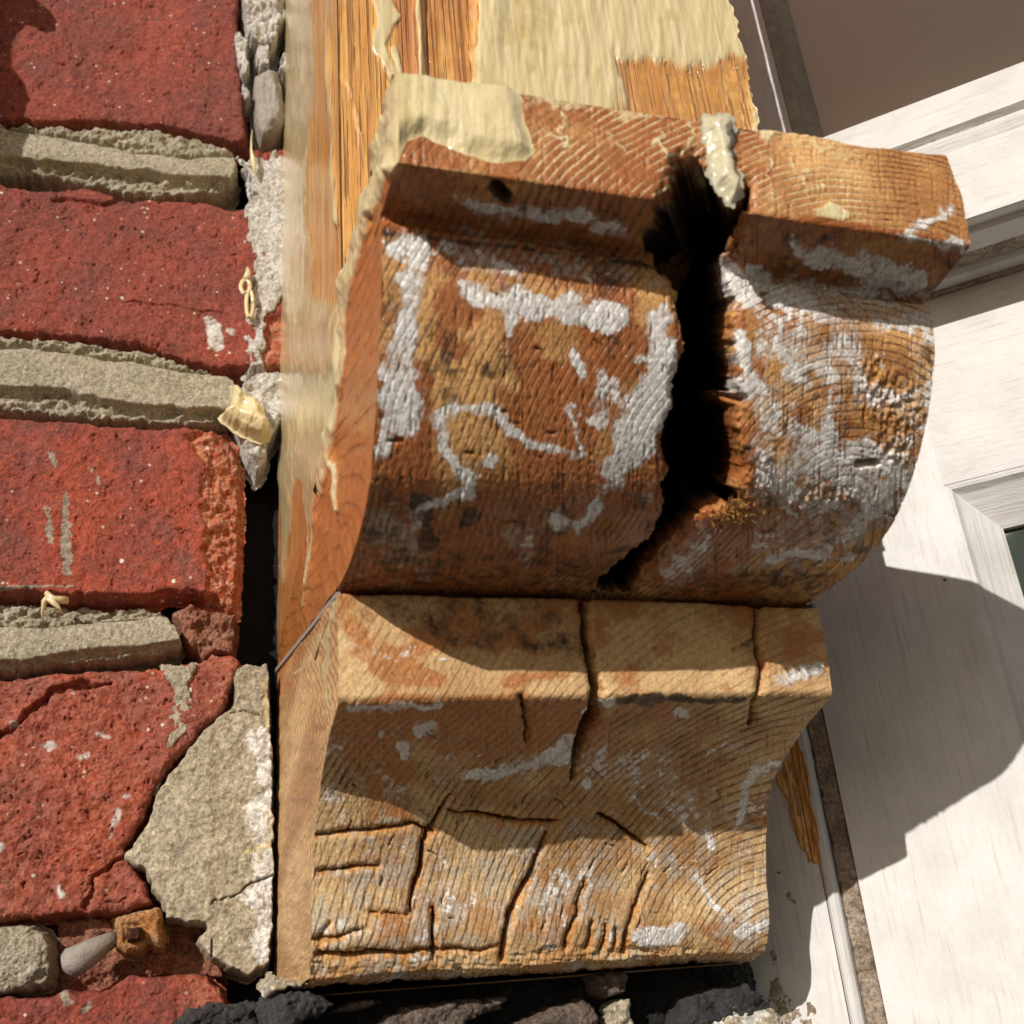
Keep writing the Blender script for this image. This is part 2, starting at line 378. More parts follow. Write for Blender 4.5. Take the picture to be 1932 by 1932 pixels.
M_BL = mat_grit('bitumen_on_stone', (.012, .012, .012), (.03, .028, .026), spots=(.24, .19, .14), sc=420., bump=.0009, rough=.5)
M_GEL = mat_gel(); M_GEL2 = mat_gel('greyish_gel', (.60, .54, .36), (.42, .38, .28))
M_W = mat_white('white_gloss_paint', (.655, .635, .61))
M_WH = mat_white('white_paint_on_rail', (.60, .58, .555), sxyz=(.06, .06, 1.), grime=.55)
M_SPL = mat_plain('bare_brown_timber', (.30, .11, .03), .6, 150.)
M_CAULK = mat_grit('brown_caulk', (.46, .37, .29), (.30, .22, .155), sc=500.)
M_DARK = mat_plain('dark_cavity', (.01, .009, .008), .95)
M_TAUPE = mat_plain('taupe_pane', (.66, .55, .46), .45, 20., .00002, .2, .96)
M_GLASS = Mat('old_green_glass'); M_GLASS = M_GLASS.out((.03, .042, .034), .06, M_GLASS.bump(M_GLASS.noise(60., 2, .5), .0004), spec=.12)
M_RUST = mat_grit('rusty_iron', (.16, .05, .015), (.05, .02, .01), sc=900., bump=.0005, dk=(.3, .1, .02))
M_GREY = mat_plain('grey_plastic', (.33, .29, .25), .6, 300., .0003)
M_CASTER = mat_plain('black_caster', (.03, .03, .03), .6)

# ------------------------------------------------------------------ corbel
corbel = thing('corbel', 'rotten timber scroll corbel split by a wide black crack, flecked with old grey paint', 'corbel', CL)
prof_old = [(.1262, .1415), (.1250, .1405), (.1249, .131), (.1262, .1225), (.1270, .1211), (.1284, .1205), (.1385, .1194), (.1400, .1184), (.1408, .1165),
        (.1420, .1094), (.1454, .1028), (.1499, .0968), (.1558, .0906), (.1652, .0842), (.1742, .0812), (.184, .0798), (.1965, .0794), (.215, .0794), (.240, .0794)]
prof2_old = [(.240, .0779), (.215, .0779), (.1988, .0779), (.1975, .0770), (.1985, .0652), (.1993, .0603), (.2005, .0587), (.2132, .0548), (.222, .0511), (.2313, .0458), (.2374, .0372),
         (.2421, .0265), (.2444, .0165), (.2469, .0126), (.2485, .0107), (.262, .0100)]
scroll = [(.1404, .1172), (.1408, .1150), (.1420, .1094), (.1454, .1028), (.1499, .0968), (.1558, .0906), (.1652, .0842), (.1742, .0812), (.184, .0798), (.1965, .0794)]
ogee = [(.2003, .0582), (.2132, .0548), (.222, .0511), (.2313, .0458), (.2374, .0372), (.2421, .0265), (.2444, .0165), (.2469, .0126)]
def catmull(pts, n):
    if pts is prof or pts is prof2:
        head, curve, tail = pts; c0 = _cm(curve, 300); c = np.concatenate([np.array(head), c0, np.array(tail)])
        t = np.r_[0, np.cumsum(np.linalg.norm(np.diff(c, axis=0), axis=1))]; T = np.linspace(0, t[-1], n*4)
        q = np.stack([np.interp(T, t, c[:, j]) for j in (0, 1)], 1); k = max(3, int(.0007/(T[1]-T[0])))
        pad = np.concatenate([np.repeat(q[:1], k, 0), q, np.repeat(q[-1:], k, 0)]); ker = np.hanning(k+2)[1:-1]; ker /= ker.sum()
        q = np.stack([np.convolve(pad[:, j], ker, 'same')[k:-k] for j in (0, 1)], 1)
        return np.stack([np.interp(np.linspace(0, 1, n), np.linspace(0, 1, len(q)), q[:, j]) for j in (0, 1)], 1)
    return _cm(pts, n)
prof = ([(.1258, .1418), (.1249, .1410), (.1249, .131), (.1264, .1211), (.1268, .1206), (.1410, .1190), (.1416, .1184)], scroll, [(.215, .0794), (.240, .0794)])
prof2 = ([(.240, .0779), (.215, .0779), (.1982, .0779), (.1979, .0774), (.1985, .0652), (.1992, .0592), (.1996, .0587)], ogee, [(.2482, .0108), (.2505, .0100), (.262, .0093)])
def _cm(pts, n):
    p = np.array(pts, float); seg = np.linalg.norm(np.diff(p, axis=0), axis=1); t = np.r_[0, np.cumsum(seg)]
    T = np.linspace(0, t[-1], n); k = np.clip(np.searchsorted(t, T, side='right')-1, 0, len(p)-2)
    m_ = np.gradient(p, t, axis=0)
    h = (t[k+1]-t[k])[:, None]; s = ((T-t[k])/(t[k+1]-t[k]))[:, None]
    lim = np.minimum(seg[k], np.r_[seg[0], seg][k])[:, None]
    m0, m1 = m_[k], m_[k+1]
    c = (2*s**3-3*s**2+1)*p[k]+(s**3-2*s**2+s)*h*m0*.8+(-2*s**3+3*s**2)*p[k+1]+(s**3-s**2)*h*m1*.8
    return c
# the left end of the profile is a little skewed against the right one (hand cut): landmarks of both ends
def shift_at(yz, lpx):
    P = np.array([X0, yz[0], yz[1]]); d = ray(*lpx); d /= np.linalg.norm(d); return d*(P@d)-P
LM = [((.1249, .1412), (747, 152)), ((.1266, .1212), (752, 304)), ((.141, .1190), (719, 402)), ((.1450, .1034), (719, 600)), ((.1590, .0885), (700, 900)), ((.1965, .0794), (641, 1103))]
LM2 = [((.1978, .0779), (637, 1117)), ((.2003, .0590), (638, 1322)), ((.2313, .0458), (604, 1490)), ((.2421, .0265), (587, 1668)), ((.2480, .0110), (585, 1845))]
def loft(profile, n, nu, lms):
    c = catmull(profile, n)
    k = []; sh = []
    for yz, px in lms:
        k.append(int(np.argmin(np.hypot(c[:, 0]-yz[0], c[:, 1]-yz[1])))); sh.append(shift_at(yz, px))
    o = np.argsort(k); k = np.array(k)[o]; sh = np.array(sh)[o]
    S = np.stack([np.interp(np.arange(n), k, sh[:, j]) for j in range(3)], 1)
    L = np.stack([np.full(n, X0), c[:, 0], c[:, 1]], 1)+S; R = np.stack([np.full(n, X1), c[:, 0], c[:, 1]], 1)
    u = np.linspace(0, 1, nu)[:, None, None]
    return L[None]*(1-u)+R[None]*u, L, R

# ---- masks, drawn where one sees them on the timber
PAINT_UP = [
    ([(762, 455), (790, 478)], [22, 24]), ([(775, 520), (768, 620), (752, 700)], [20, 22, 24]), ([(748, 700), (762, 785)], [30, 32]), ([(728, 835), (722, 850)], [18, 10]),
    ([(880, 552), (1000, 572), (1080, 578)], [14, 24, 18]), ([(1080, 585), (1165, 600)], [22, 20]), ([(965, 600), (962, 628)], [10, 5]),
    ([(840, 462), (900, 500), (990, 518)], [16, 18, 12], .62), ([(1050, 512), (1150, 525)], [10, 8], .5),
    ([(1252, 605), (1245, 700), (1222, 765), (1195, 830), (1165, 890)], [18, 26, 34, 30, 20]), ([(1140, 720), (1130, 795)], 12, .75), ([(1165, 730), (1180, 800)], 14, .7),
    ([(830, 785), (880, 768), (935, 775), (960, 812), (1000, 835), (1050, 850), (1098, 862)], [9, 8, 9, 7, 7, 8, 6]), ([(830, 785), (840, 850), (860, 880), (888, 900), (880, 930), (830, 950), (785, 962)], [10, 9, 8, 8, 8, 7, 6]),
    ([(1085, 670), (1100, 705)], 6), ([(1070, 770), (1080, 800), (1100, 860)], 5, .8), ([(1040, 985), (1090, 988), (1128, 955)], [10, 16, 14]), ([(1128, 955), (1140, 920)], 8, .7), ([(925, 868)], [9]),
    ([(790, 980), (770, 1030)], 9, .6), ([(1000, 1010), (985, 1050)], 8, .5),
    ([(1368, 515), (1405, 560)], [16, 20], .9), ([(1425, 530), (1500, 568), (1560, 588)], [16, 20, 16]), ([(1480, 545), (1600, 575), (1700, 595)], [18, 30, 26], .75),
    ([(1412, 640), (1420, 725)], [12, 20]), ([(1500, 705), (1540, 690), (1570, 655)], [16, 14, 12], .85), ([(1567, 700)], [17]), ([(1620, 690), (1615, 760)], 8, .7), ([(1735, 600), (1750, 640)], 14, .8),
    ([(1560, 740), (1555, 790), (1570, 850)], [6, 8, 14], .8), ([(1500, 830), (1560, 850), (1620, 900), (1660, 960)], [18, 34, 40, 26], .8), ([(1600, 830), (1690, 880), (1700, 910)], [12, 24, 20], .75),
    ([(1640, 960), (1600, 1020), (1590, 1060)], [24, 16, 8], .7), ([(1450, 1055), (1560, 1040)], [8, 10], .75), ([(1330, 1020), (1270, 1090)], [12, 18], .7), ([(1500, 960), (1560, 990)], [10, 14], .6),
    ([(860, 385), (980, 405), (1110, 412)], [8, 14, 12], .78), ([(1125, 428), (1180, 438)], [10, 8], .7), ([(1495, 470), (1540, 485), (1700, 512)], [10, 18, 20], .85), ([(1640, 535), (1740, 535)], [14, 18], .85),
    ([(1725, 440), (1785, 395)], [8, 14], .8), ([(1700, 447), (1815, 465)], [2, 8])]
PAINT_LO = [
    ([(755, 1405), (765, 1425)], [10, 8]), ([(790, 1385), (820, 1375)], [12, 10]), ([(880, 1470), (950, 1450), (1045, 1430)], [8, 12, 16], .8), ([(1060, 1430), (1080, 1395)], [16, 10], .8),
    ([(1100, 1350), (1150, 1330)], 8), ([(1110, 1470)], [12]), ([(1130, 1430), (1140, 1400)], 7, .7), ([(1390, 1560), (1400, 1490), (1425, 1455), (1465, 1445)], [8, 12, 14, 8], .8),
    ([(1215, 1770), (1275, 1765)], [18, 22]), ([(1150, 1770)], [12]), ([(1320, 1650), (1335, 1700), (1375, 1730)], [6, 8, 8], .85), ([(1330, 1560), (1345, 1600)], [7, 10], .8), ([(1395, 1760), (1440, 1745)], [10, 14]),
    ([(1475, 1285), (1500, 1275), (1540, 1265)], [14, 18, 14], .75), ([(660, 1332), (760, 1336), (830, 1330)], [6, 8, 3], .85), ([(1280, 1348), (1300, 1352)], 6), ([(830, 1240), (843, 1242)], 4), ([(720, 1390)], [5]),
    ([(640, 1200), (700, 1230), (750, 1250)], [3, 5, 3], .6), ([(1195, 1500), (1215, 1530), (1250, 1545)], [5, 6, 5], .7), ([(900, 1690), (870, 1740)], 8, .5), ([(1020, 1690), (1060, 1700)], 8, .5)]
def opening(px, py, smooth=False):
    poly = [(1266, 318), (1283, 290), (1306, 284), (1330, 296), (1344, 328), (1362, 352), (1395, 372), (1412, 336), (1424, 344), (1416, 384), (1392, 425), (1386, 455), (1378, 480), (1362, 500),
            (1392, 556), (1386, 628), (1398, 690), (1395, 722), (1403, 752), (1394, 806), (1404, 850), (1404, 892), (1392, 925), (1424, 976), (1410, 985), (1372, 955), (1335, 968), (1296, 1000), (1252, 1045), (1210, 1092), (1192, 1128),
            (1118, 1128), (1136, 1100), (1180, 1062), (1226, 1026), (1258, 955), (1250, 925), (1263, 890), (1250, 845), (1252, 808), (1274, 766), (1270, 722), (1280, 695), (1296, 650), (1286, 600), (1280, 550), (1262, 512), (1222, 482), (1214, 448), (1236, 395), (1262, 345)]
    sd = polysd(px, py, poly)
    if smooth: return sd+fbm(px*.012, py*.012, None, 2, 30)*10
    return sd+fbm(px*.06, py*.06, None, 3, 31)*9+fbm(px*.15, py*.15, None, 2, 32)*1.2
CRACK_LO = [([(1103, 1136), (1108, 1200), (1116, 1255), (1128, 1300), (1118, 1350), (1095, 1400), (1080, 1468)], [7, 8, 9, 13, 12, 10, 4], 17), ([(1424, 1140), (1432, 1200), (1440, 1260), (1432, 1310), (1413, 1370)], [6, 7, 7, 6, 4], 9),
    ([(984, 1312), (990, 1360), (996, 1406)], [4, 4, 2], 6), ([(852, 1500), (822, 1545), (800, 1590), (795, 1640), (780, 1690), (775, 1720)], [2, 4, 5, 6, 4, 3], 9), ([(597, 1576), (700, 1568), (780, 1554), (822, 1570)], [3, 3.5, 3.5, 3], 5),
    ([(850, 1530), (930, 1544), (990, 1549), (1050, 1550)], [3, 5, 5, 4], 8), ([(1130, 1533), (1170, 1562), (1224, 1596)], [4, 5, 3], 7), ([(605, 1646), (660, 1638), (716, 1630)], [2, 4, 2], 5),
    ([(1030, 1572), (1000, 1650), (962, 1730), (950, 1815)], [3, 6, 8, 6], 11), ([(1105, 1660), (1088, 1725), (1066, 1790)], [2, 4, 4], 6), ([(1226, 1648), (1200, 1710), (1178, 1800)], [2, 5, 5], 9), ([(820, 1712), (819, 1760), (821, 1812)], [4, 5, 4], 8),
    ([(700, 1722), (772, 1725)], 2.5, 4), ([(590, 1778), (640, 1768), (690, 1752)], [3, 4, 2], 5), ([(600, 1806), (700, 1801), (820, 1800), (950, 1790)], [5, 6, 4, 2], 7), ([(1120, 1738), (1108, 1795)], 3, 5), ([(1145, 1748), (1138, 1795)], 3, 5),
    ([(1166, 1755), (1160, 1798)], 2.5, 4), ([(620, 1745), (600, 1790)], 2, 3)]
ZERO = lambda px: np.zeros(px.shape)

def front_up(P):
    px, py = proj(P); N = normals(P)
    if (N[..., 1].mean()) > 0: N = -N
    wx = px+fbm(px*.04, py*.04, None, 5, 1)*26; wy = py+fbm(px*.04, py*.04, None, 5, 2)*26
    sx = px+fbm(px*.05, py*.05, None, 5, 41)*15; sy = py+fbm(px*.05, py*.05, None, 5, 42)*15
    big_ = [(a[0], [q_*1.22 for q_ in (a[1] if not np.isscalar(a[1]) else [a[1]]*len(a[0]))])+tuple(a[2:]) for a in PAINT_UP if np.max(a[1]) > 12]; sm_ = [(a[0], (np.array(a[1])*1.35).tolist())+tuple(a[2:]) for a in PAINT_UP if np.max(a[1]) <= 12]
    paint = np.maximum(strokes(wx, wy, big_, 12)*.80, strokes(sx, sy, sm_, 5)*.80)
    halo = strokes(wx, wy, PAINT_UP, 46)*.46; paint = np.maximum(paint, halo); paint = np.maximum(paint, (.36+.5*fbm(px*.02, py*.02, None, 4, 3))*ss(1395, 1430, px)*ss(500, 560, py)*ss(1090, 1000, py))
    op = opening(px, py)
    slabz = ss(.1165, .1195, P[..., 2])
    front = ss(.1215, .1225, P[..., 2])
    # gel on the slab's face
    g = polysd(wx*.15+px*.85, wy*.15+py*.85, [(700, 120), (985, 130), (983, 180), (990, 235), (1012, 285), (990, 306), (930, 305), (880, 290), (838, 268), (800, 252), (772, 262), (756, 292), (735, 330), (690, 380)])
    gel = ss(-3, 4, g)*front
    thin = strokes(wx, wy, [([(1000, 195), (1120, 200), (1260, 215)], [14, 12, 16], .5), ([(1300, 210), (1330, 290)], [26, 10], .45), ([(1380, 220), (1500, 250)], [24, 10], .6), ([(1560, 410), (1600, 430)], [26, 10], .9),
        ([(1345, 210), (1420, 225)], [14, 18], .9), ([(1300, 235), (1306, 270)], 4, .9), ([(1451, 300), (1466, 398)], [2.5, 2], 1.), ([(1505, 300), (1515, 340), (1540, 365)], 3, .9), ([(1240, 260), (1268, 300)], 4, .8), ([(1030, 245), (1080, 262), (1060, 280)], 3, .9),
        ([(1050, 215), (1085, 250)], 3, .7), ([(1130, 240), (1160, 275), (1190, 300)], 3, .7), ([(1500, 260), (1600, 285), (1700, 285)], [10, 4, 2], .5)], 4)*front
    cream = ss(.0, .5, ss(985, 1050, px)*(1-ss(1560, 1680, px)))*front*(.75+.5*ss(-.1, .3, fbm(px*.02, py*.02, None, 3, 9)))
    slabg = ss(1690, 1600, px)*front
    rust = .56+1.5*fbm(px*.014, py*.014, None, 4, 4)-.2*ss(1400, 1450, px)+.45*ss(860, 1060, py)*ss(1300, 1150, px)+.25*ss(420, 620, px)*0
    rust = np.where(front > .5, .72-ss(1380, 1560, px)*.75+.4*fbm(px*.02, py*.02, None, 3, 24), rust)
    rust = rust-.35*ss(1380, 1450, px)*(1-slabz)*ss(1000, 880, py)+.2*strokes(wx, wy, [([(940, 700), (930, 900), (1000, 900)], [50, 60, 40]), ([(1060, 1050), (900, 1060)], 50)], 30)
    under = slabz*(1-front)*ss(.1262, .1275, P[..., 1])
    rust = rust*(1-under)+under*(.72+.6*fbm(px*.015, py*.03, None, 3, 26))
    crease = np.exp(-((P[..., 2]-.1184)/.0007)**2)*(P[..., 1] > .138)  # dark shade line painted into the crease below the slab
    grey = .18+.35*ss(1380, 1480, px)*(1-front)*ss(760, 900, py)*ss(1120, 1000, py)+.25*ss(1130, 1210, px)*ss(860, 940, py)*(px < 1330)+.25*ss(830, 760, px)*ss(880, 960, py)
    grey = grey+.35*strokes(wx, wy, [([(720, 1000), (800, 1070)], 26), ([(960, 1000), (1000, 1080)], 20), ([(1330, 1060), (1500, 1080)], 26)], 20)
    under_grey = strokes(wx, wy, [([(860, 450), (1100, 490), (1240, 520)], [30, 34, 26]), ([(1480, 520), (1700, 560)], 14, .4)], 12)  # greyer bands on the scroll just below the slab
    grey = np.maximum(grey, under_grey*.55)
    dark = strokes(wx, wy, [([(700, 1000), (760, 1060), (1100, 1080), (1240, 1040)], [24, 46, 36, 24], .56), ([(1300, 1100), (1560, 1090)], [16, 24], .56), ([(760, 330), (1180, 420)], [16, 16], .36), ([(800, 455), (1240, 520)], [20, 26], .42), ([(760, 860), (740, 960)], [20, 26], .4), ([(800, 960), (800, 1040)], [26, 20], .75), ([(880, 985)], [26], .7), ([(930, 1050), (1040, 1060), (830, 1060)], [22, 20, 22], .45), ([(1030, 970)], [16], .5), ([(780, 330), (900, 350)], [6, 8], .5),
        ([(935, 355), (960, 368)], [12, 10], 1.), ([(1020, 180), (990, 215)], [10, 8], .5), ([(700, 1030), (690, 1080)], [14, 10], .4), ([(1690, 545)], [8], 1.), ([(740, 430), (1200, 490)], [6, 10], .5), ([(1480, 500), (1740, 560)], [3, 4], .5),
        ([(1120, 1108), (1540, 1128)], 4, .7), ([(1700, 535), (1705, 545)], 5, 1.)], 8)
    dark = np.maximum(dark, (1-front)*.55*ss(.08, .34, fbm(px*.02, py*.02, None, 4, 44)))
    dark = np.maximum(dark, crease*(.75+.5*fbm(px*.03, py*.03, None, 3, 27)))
    fresh = strokes(wx, wy, [([(1395, 560), (1385, 630)], [4, 6], .9), ([(1640, 700), (1700, 780), (1690, 840)], [18, 28, 20], .55), ([(1655, 740), (1660, 850)], [22, 16], .5), ([(1600, 760), (1630, 830)], 10, .5), ([(1620, 875), (1660, 876)], [7, 6], .9),
        ([(1510, 970), (1420, 930)], 6, .5), ([(1300, 470), (1400, 440), (1440, 430)], [6, 8, 5], .5), ([(1550, 985), (1560, 1000)], 4, .6)], 6)
    inner = ZERO(px)
    # relief
    disp = np.zeros(px.shape)
    disp += fbm(P[..., 0]*60, P[..., 1]*60+P[..., 2]*60, None, 4, 5)*.0011
    disp += fbm(px*.22, py*.22, None, 3, 6)*.00008
    disp += paint*.00007*(1+1.2*fbm(px*.12, py*.12, None, 3, 8))
    rot = strokes(wx, wy, [([(1640, 700), (1700, 780), (1690, 850)], [30, 44, 30]), ([(1500, 950), (1600, 940)], 20), ([(1440, 880), (1420, 960)], 20)], 20)
    disp += rot*fbm(px*.2, py*.12, None, 3, 12)*.0011
    disp += front*ss(0, 34, g)*(.0014+.0004*fbm(px*.04, py*.008, None, 3, 13))+thin*.0004
    disp -= np.maximum(0, fbm(px*.5, py*.02, None, 3, 14)-.22)*.0012*(1-gel)
    for i_ in range(26):
        r_ = np.random.default_rng(900+i_); cx_ = r_.uniform(760, 1700); cy_ = r_.uniform(440, 1040)
        vx_, vy_ = 1640-cx_, 960-cy_; L_ = math.hypot(vx_, vy_)+1; l_ = r_.uniform(12, 34)
        s_ = stroke(px+fbm(px*.08, py*.08, None, 2, 43)*5, py, [(cx_, cy_), (cx_+vx_/L_*l_, cy_+vy_/L_*l_)], [1.4, .2])
        k_ = 1-ss(-1.2, 1.4, s_); disp -= k_*.0009; dark = np.maximum(dark, k_*.9)
    # small breaks
    for pts, wd, dm in [([(1655, 873), (1620, 876)], 6, 2.5), ([(735, 833), (760, 832)], 2, 1.2), ([(937, 352), (958, 372)], 9, 3.), ([(985, 385), (990, 400)], 3, 1.5), ([(1699, 540)], [6], 2.), ([(1404, 752), (1330, 800), (1300, 815)], [7, 14, 16], 12.), ([(1390, 935), (1424, 978)], 4, 6.)]:
        disp -= dm*.001*(1-ss(-3, 3, stroke(px, py, pts, wd)))
    # eaten edges along the crack
    edge = ss(-16, 2, op)
    disp -= edge*(.0007+.0010*(fbm(px*.13, py*.13, None, 3, 17)+.3))
    
    Pn = P+N*disp[..., None]
    # the crack: a channel running back and up into the timber
    ops = np.minimum(opening(px, py, True), op+3); D = .0045*ss(0, 3.5, op)+.034*ss(1.5, 12, ops)+.012*ss(10, 40, ops)
    D *= (1+.25*fbm(px*.03, py*.04, None, 3, 20))
    D += ss(0, 8, op)*.0010*fbm(px*.08, py*.08, None, 3, 21)
    wallr = ss(.0, .004, D)*(fbm(P[..., 2]*170, D*240, None, 3, 28)); Pn[..., 0] += wallr*.0008
    inner = ss(.005, .014, D); inner = np.maximum(inner, ss(.001, .004, D)*ss(540, 480, py))  # painted shade grows with depth; the slab's hole blackens from its rim
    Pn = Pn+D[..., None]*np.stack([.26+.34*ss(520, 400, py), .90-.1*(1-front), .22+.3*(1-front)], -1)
    # ends: slightly crumbled arrises
    lfresh = ss(-9, -2, op)*ss(3, -1, op)*.65*(1-front)
    fresh = np.maximum(fresh, lfresh*ss(-.2, .2, fbm(px*.05, py*.05, None, 3, 23)))
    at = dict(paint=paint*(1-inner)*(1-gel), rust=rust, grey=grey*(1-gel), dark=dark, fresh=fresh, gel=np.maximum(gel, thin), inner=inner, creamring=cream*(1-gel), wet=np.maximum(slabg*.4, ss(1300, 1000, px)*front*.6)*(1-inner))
    return Pn, at

NU = 420
Pu, Lu, Ru = loft(prof, 520, NU, LM)
kS = int(np.argmin(np.hypot(catmull(prof, 520)[:, 0]-.1414, catmull(prof, 520)[:, 1]-.1186)))   # where the slab meets the scroll
PuD, atU = front_up(Pu)
sub = lambda a, i, j: {k: v[:, i:j] for k, v in a.items()}
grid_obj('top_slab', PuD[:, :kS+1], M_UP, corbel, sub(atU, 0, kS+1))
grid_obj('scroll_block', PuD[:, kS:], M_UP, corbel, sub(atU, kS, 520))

def front_lo(P):
    px, py = proj(P); N = normals(P)
    if (N[..., 1].mean()) > 0: N = -N
    wx = px+fbm(px*.035, py*.035, None, 4, 101)*14; wy = py+fbm(px*.035, py*.035, None, 4, 102)*14
    paint = strokes(wx, wy, PAINT_LO, 8)*.9; paint = np.maximum(paint, strokes(wx, wy, PAINT_LO, 30)*.3)
    speck = ss(.0, .25, fbm(px*.02, py*.02, None, 5, 103))*ss(1335, 1420, py)*.34
    paint = np.maximum(paint, speck)
    neck = ss(1325, 1300, py); upn = ss(1290, 1180, py)
    rust = .12+.75*ss(1500, 1380, py)*ss(1300, 1335, py)*ss(1500, 900, px)+.9*fbm(px*.016, py*.02, None, 4, 119)+.35*upn+strokes(wx, wy, [([(720, 1255), (830, 1280)], [24, 14], .8), ([(660, 1180), (700, 1240)], [10, 16], .5), ([(960, 1280), (1060, 1275)], [10, 14], .7), ([(700, 1400), (720, 1480)], [60, 40], .5), ([(1400, 1550), (1440, 1520)], [10, 16], .6),
        ([(740, 1640)], [26], .6), ([(640, 1560), (760, 1545)], [16, 20], .4)], 14)+.3*fbm(px*.02, py*.02, None, 3, 104)
    grey = .22+.30*ss(1480, 1600, py)+.3*fbm(px*.015, py*.015, None, 3, 105)-.3*neck
    dark = strokes(wx, wy, [([(700, 1150), (1000, 1180), (1100, 1220)], [34, 56, 34], .52), ([(1170, 1325), (1400, 1318)], [14, 10], .75), ([(640, 1326), (1100, 1322)], [3, 4], .7), ([(1380, 1230), (1440, 1200)], 12, .5), ([(620, 1530), (600, 1600)], [12, 8], .4), ([(700, 1700), (640, 1780)], [20, 20], .3)], 10)  # first stroke paints the scroll's shade deeper on the upper neck
    disp = fbm(P[..., 0]*60, P[..., 1]*60+P[..., 2]*60, None, 4, 106)*.0010+fbm(px*.22, py*.22, None, 3, 107)*.0001+paint*.0002
    disp += neck*(fbm(px*.16, py*.16, None, 3, 108)*.00018)
    disp -= np.maximum(0, fbm(px*.45, py*.02, None, 3, 109)-.2)*.0008*(1-neck)
    fresh = ZERO(px); inner = ZERO(px)
    jx = px+fbm(px*.03, py*.03, None, 4, 110)*7; jy = py+fbm(px*.03, py*.03, None, 4, 111)*7
    D = ZERO(px)
    for pts, wd, dm in CRACK_LO:
        s = stroke(jx, jy, pts, wd if pts[0][0] in (1103,) else (np.array(wd)*.8 if not np.isscalar(wd) else wd*.8).tolist() if not np.isscalar(wd) else wd*.8)
        D = np.maximum(D, dm*.001*(1-ss(-4.5, .8, s)))
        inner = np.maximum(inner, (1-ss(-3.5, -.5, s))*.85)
        f = (1-ss(0, 9, s))*(.35 if pts[0][1] < 1450 else 1.)
        fresh = np.maximum(fresh, f*ss(-.25, .25, fbm(px*.06, py*.06, None, 3, 112)))
        disp -= .0006*(1-ss(0, 10, s))*(1+fbm(px*.2, py*.2, None, 2, 113))
    for i_ in range(40):
        r_ = np.random.default_rng(300+i_); cx_ = r_.uniform(620, 1400); cy_ = r_.uniform(1360, 1770)
        vx_, vy_ = 1500-cx_, 1830-cy_; L_ = math.hypot(vx_, vy_)+1; l_ = r_.uniform(10, 30); sg = 1 if i_ % 3 else 0
        dx_, dy_ = ((vy_/L_, -vx_/L_) if sg else (vx_/L_, vy_/L_))
        s_ = stroke(jx, jy, [(cx_, cy_), (cx_+dx_*l_, cy_+dy_*l_)], [1.5, .3])
        k_ = 1-ss(-1.2, 1.4, s_); disp -= k_*.001; dark = np.maximum(dark, k_*.9)
    bot = ss(1775, 1800, py+fbm(px*.03, py*.03, None, 3, 114)*18)*(.5+.5*ss(1380, 1200, px))
    fresh = np.maximum(fresh, bot*.45*ss(-.1, .3, fbm(px*.03, py*.06, None, 3, 115)))
    disp -= bot*np.abs(fbm(px*.04, py*.2, None, 3, 116))*.0012
    # chips out of the lower arris
    disp -= .0006*ss(.15, .4, fbm(px*.03, py*.03, None, 2, 117))*ss(1770, 1800, py)
    Pn = P+N*disp[..., None]+D[..., None]*np.array([.03, .9, .42])
    gel = strokes(wx, wy, [([(600, 1700), (601, 1700)], 1, .0)], 5)
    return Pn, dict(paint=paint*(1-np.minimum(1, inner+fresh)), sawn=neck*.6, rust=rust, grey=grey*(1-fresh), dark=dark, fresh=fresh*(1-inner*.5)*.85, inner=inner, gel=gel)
Pl, Ll, Rl = loft(prof2, 430, NU, LM2)
PlD, atL = front_lo(Pl)
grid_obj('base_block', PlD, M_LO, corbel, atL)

# ---- the sides (left one seen, right one closes the timber)
def side_masks(px, py, P, lower=False):
    wx = px+fbm(px*.05, py*.02, None, 4, 201)*9; wy = py+fbm(px*.05, py*.02, None, 4, 202)*22
    gel = polysd(wx, wy, [(790, 130), (770, 290), (742, 330), (712, 400), (690, 450), (672, 510), (662, 560), (652, 620), (656, 690), (640, 760), (630, 860), (612, 930), (560, 900), (545, 980), (520, 880), (490, 850), (480, 700), (560, 640), (592, 560), (625, 430), (650, 340), (690, 240), (720, 140)])
    g = ss(-8, 8, gel)
    # the far arris is cream as well, higher up
    far = strokes(wx, wy, [([(552, -60), (560, 300), (562, 560), (545, 700)], [40, 26, 30, 40], .95), ([(530, 800), (518, 1000), (520, 1180)], [14, 6, 4], .6)], 8)
    tall = strokes(wx, wy, [([(545, 700), (540, 1000), (535, 1100)], [18, 9, 3], .7), ([(585, 800), (590, 1000), (570, 1150)], [20, 6, 3], .7), ([(625, 850), (640, 960)], [5, 2], .9), ([(575, 900), (582, 1090)], [3, 1.5], .8)], 5)
    g = np.maximum(g, np.maximum(far, tall))
    return wx, wy, g
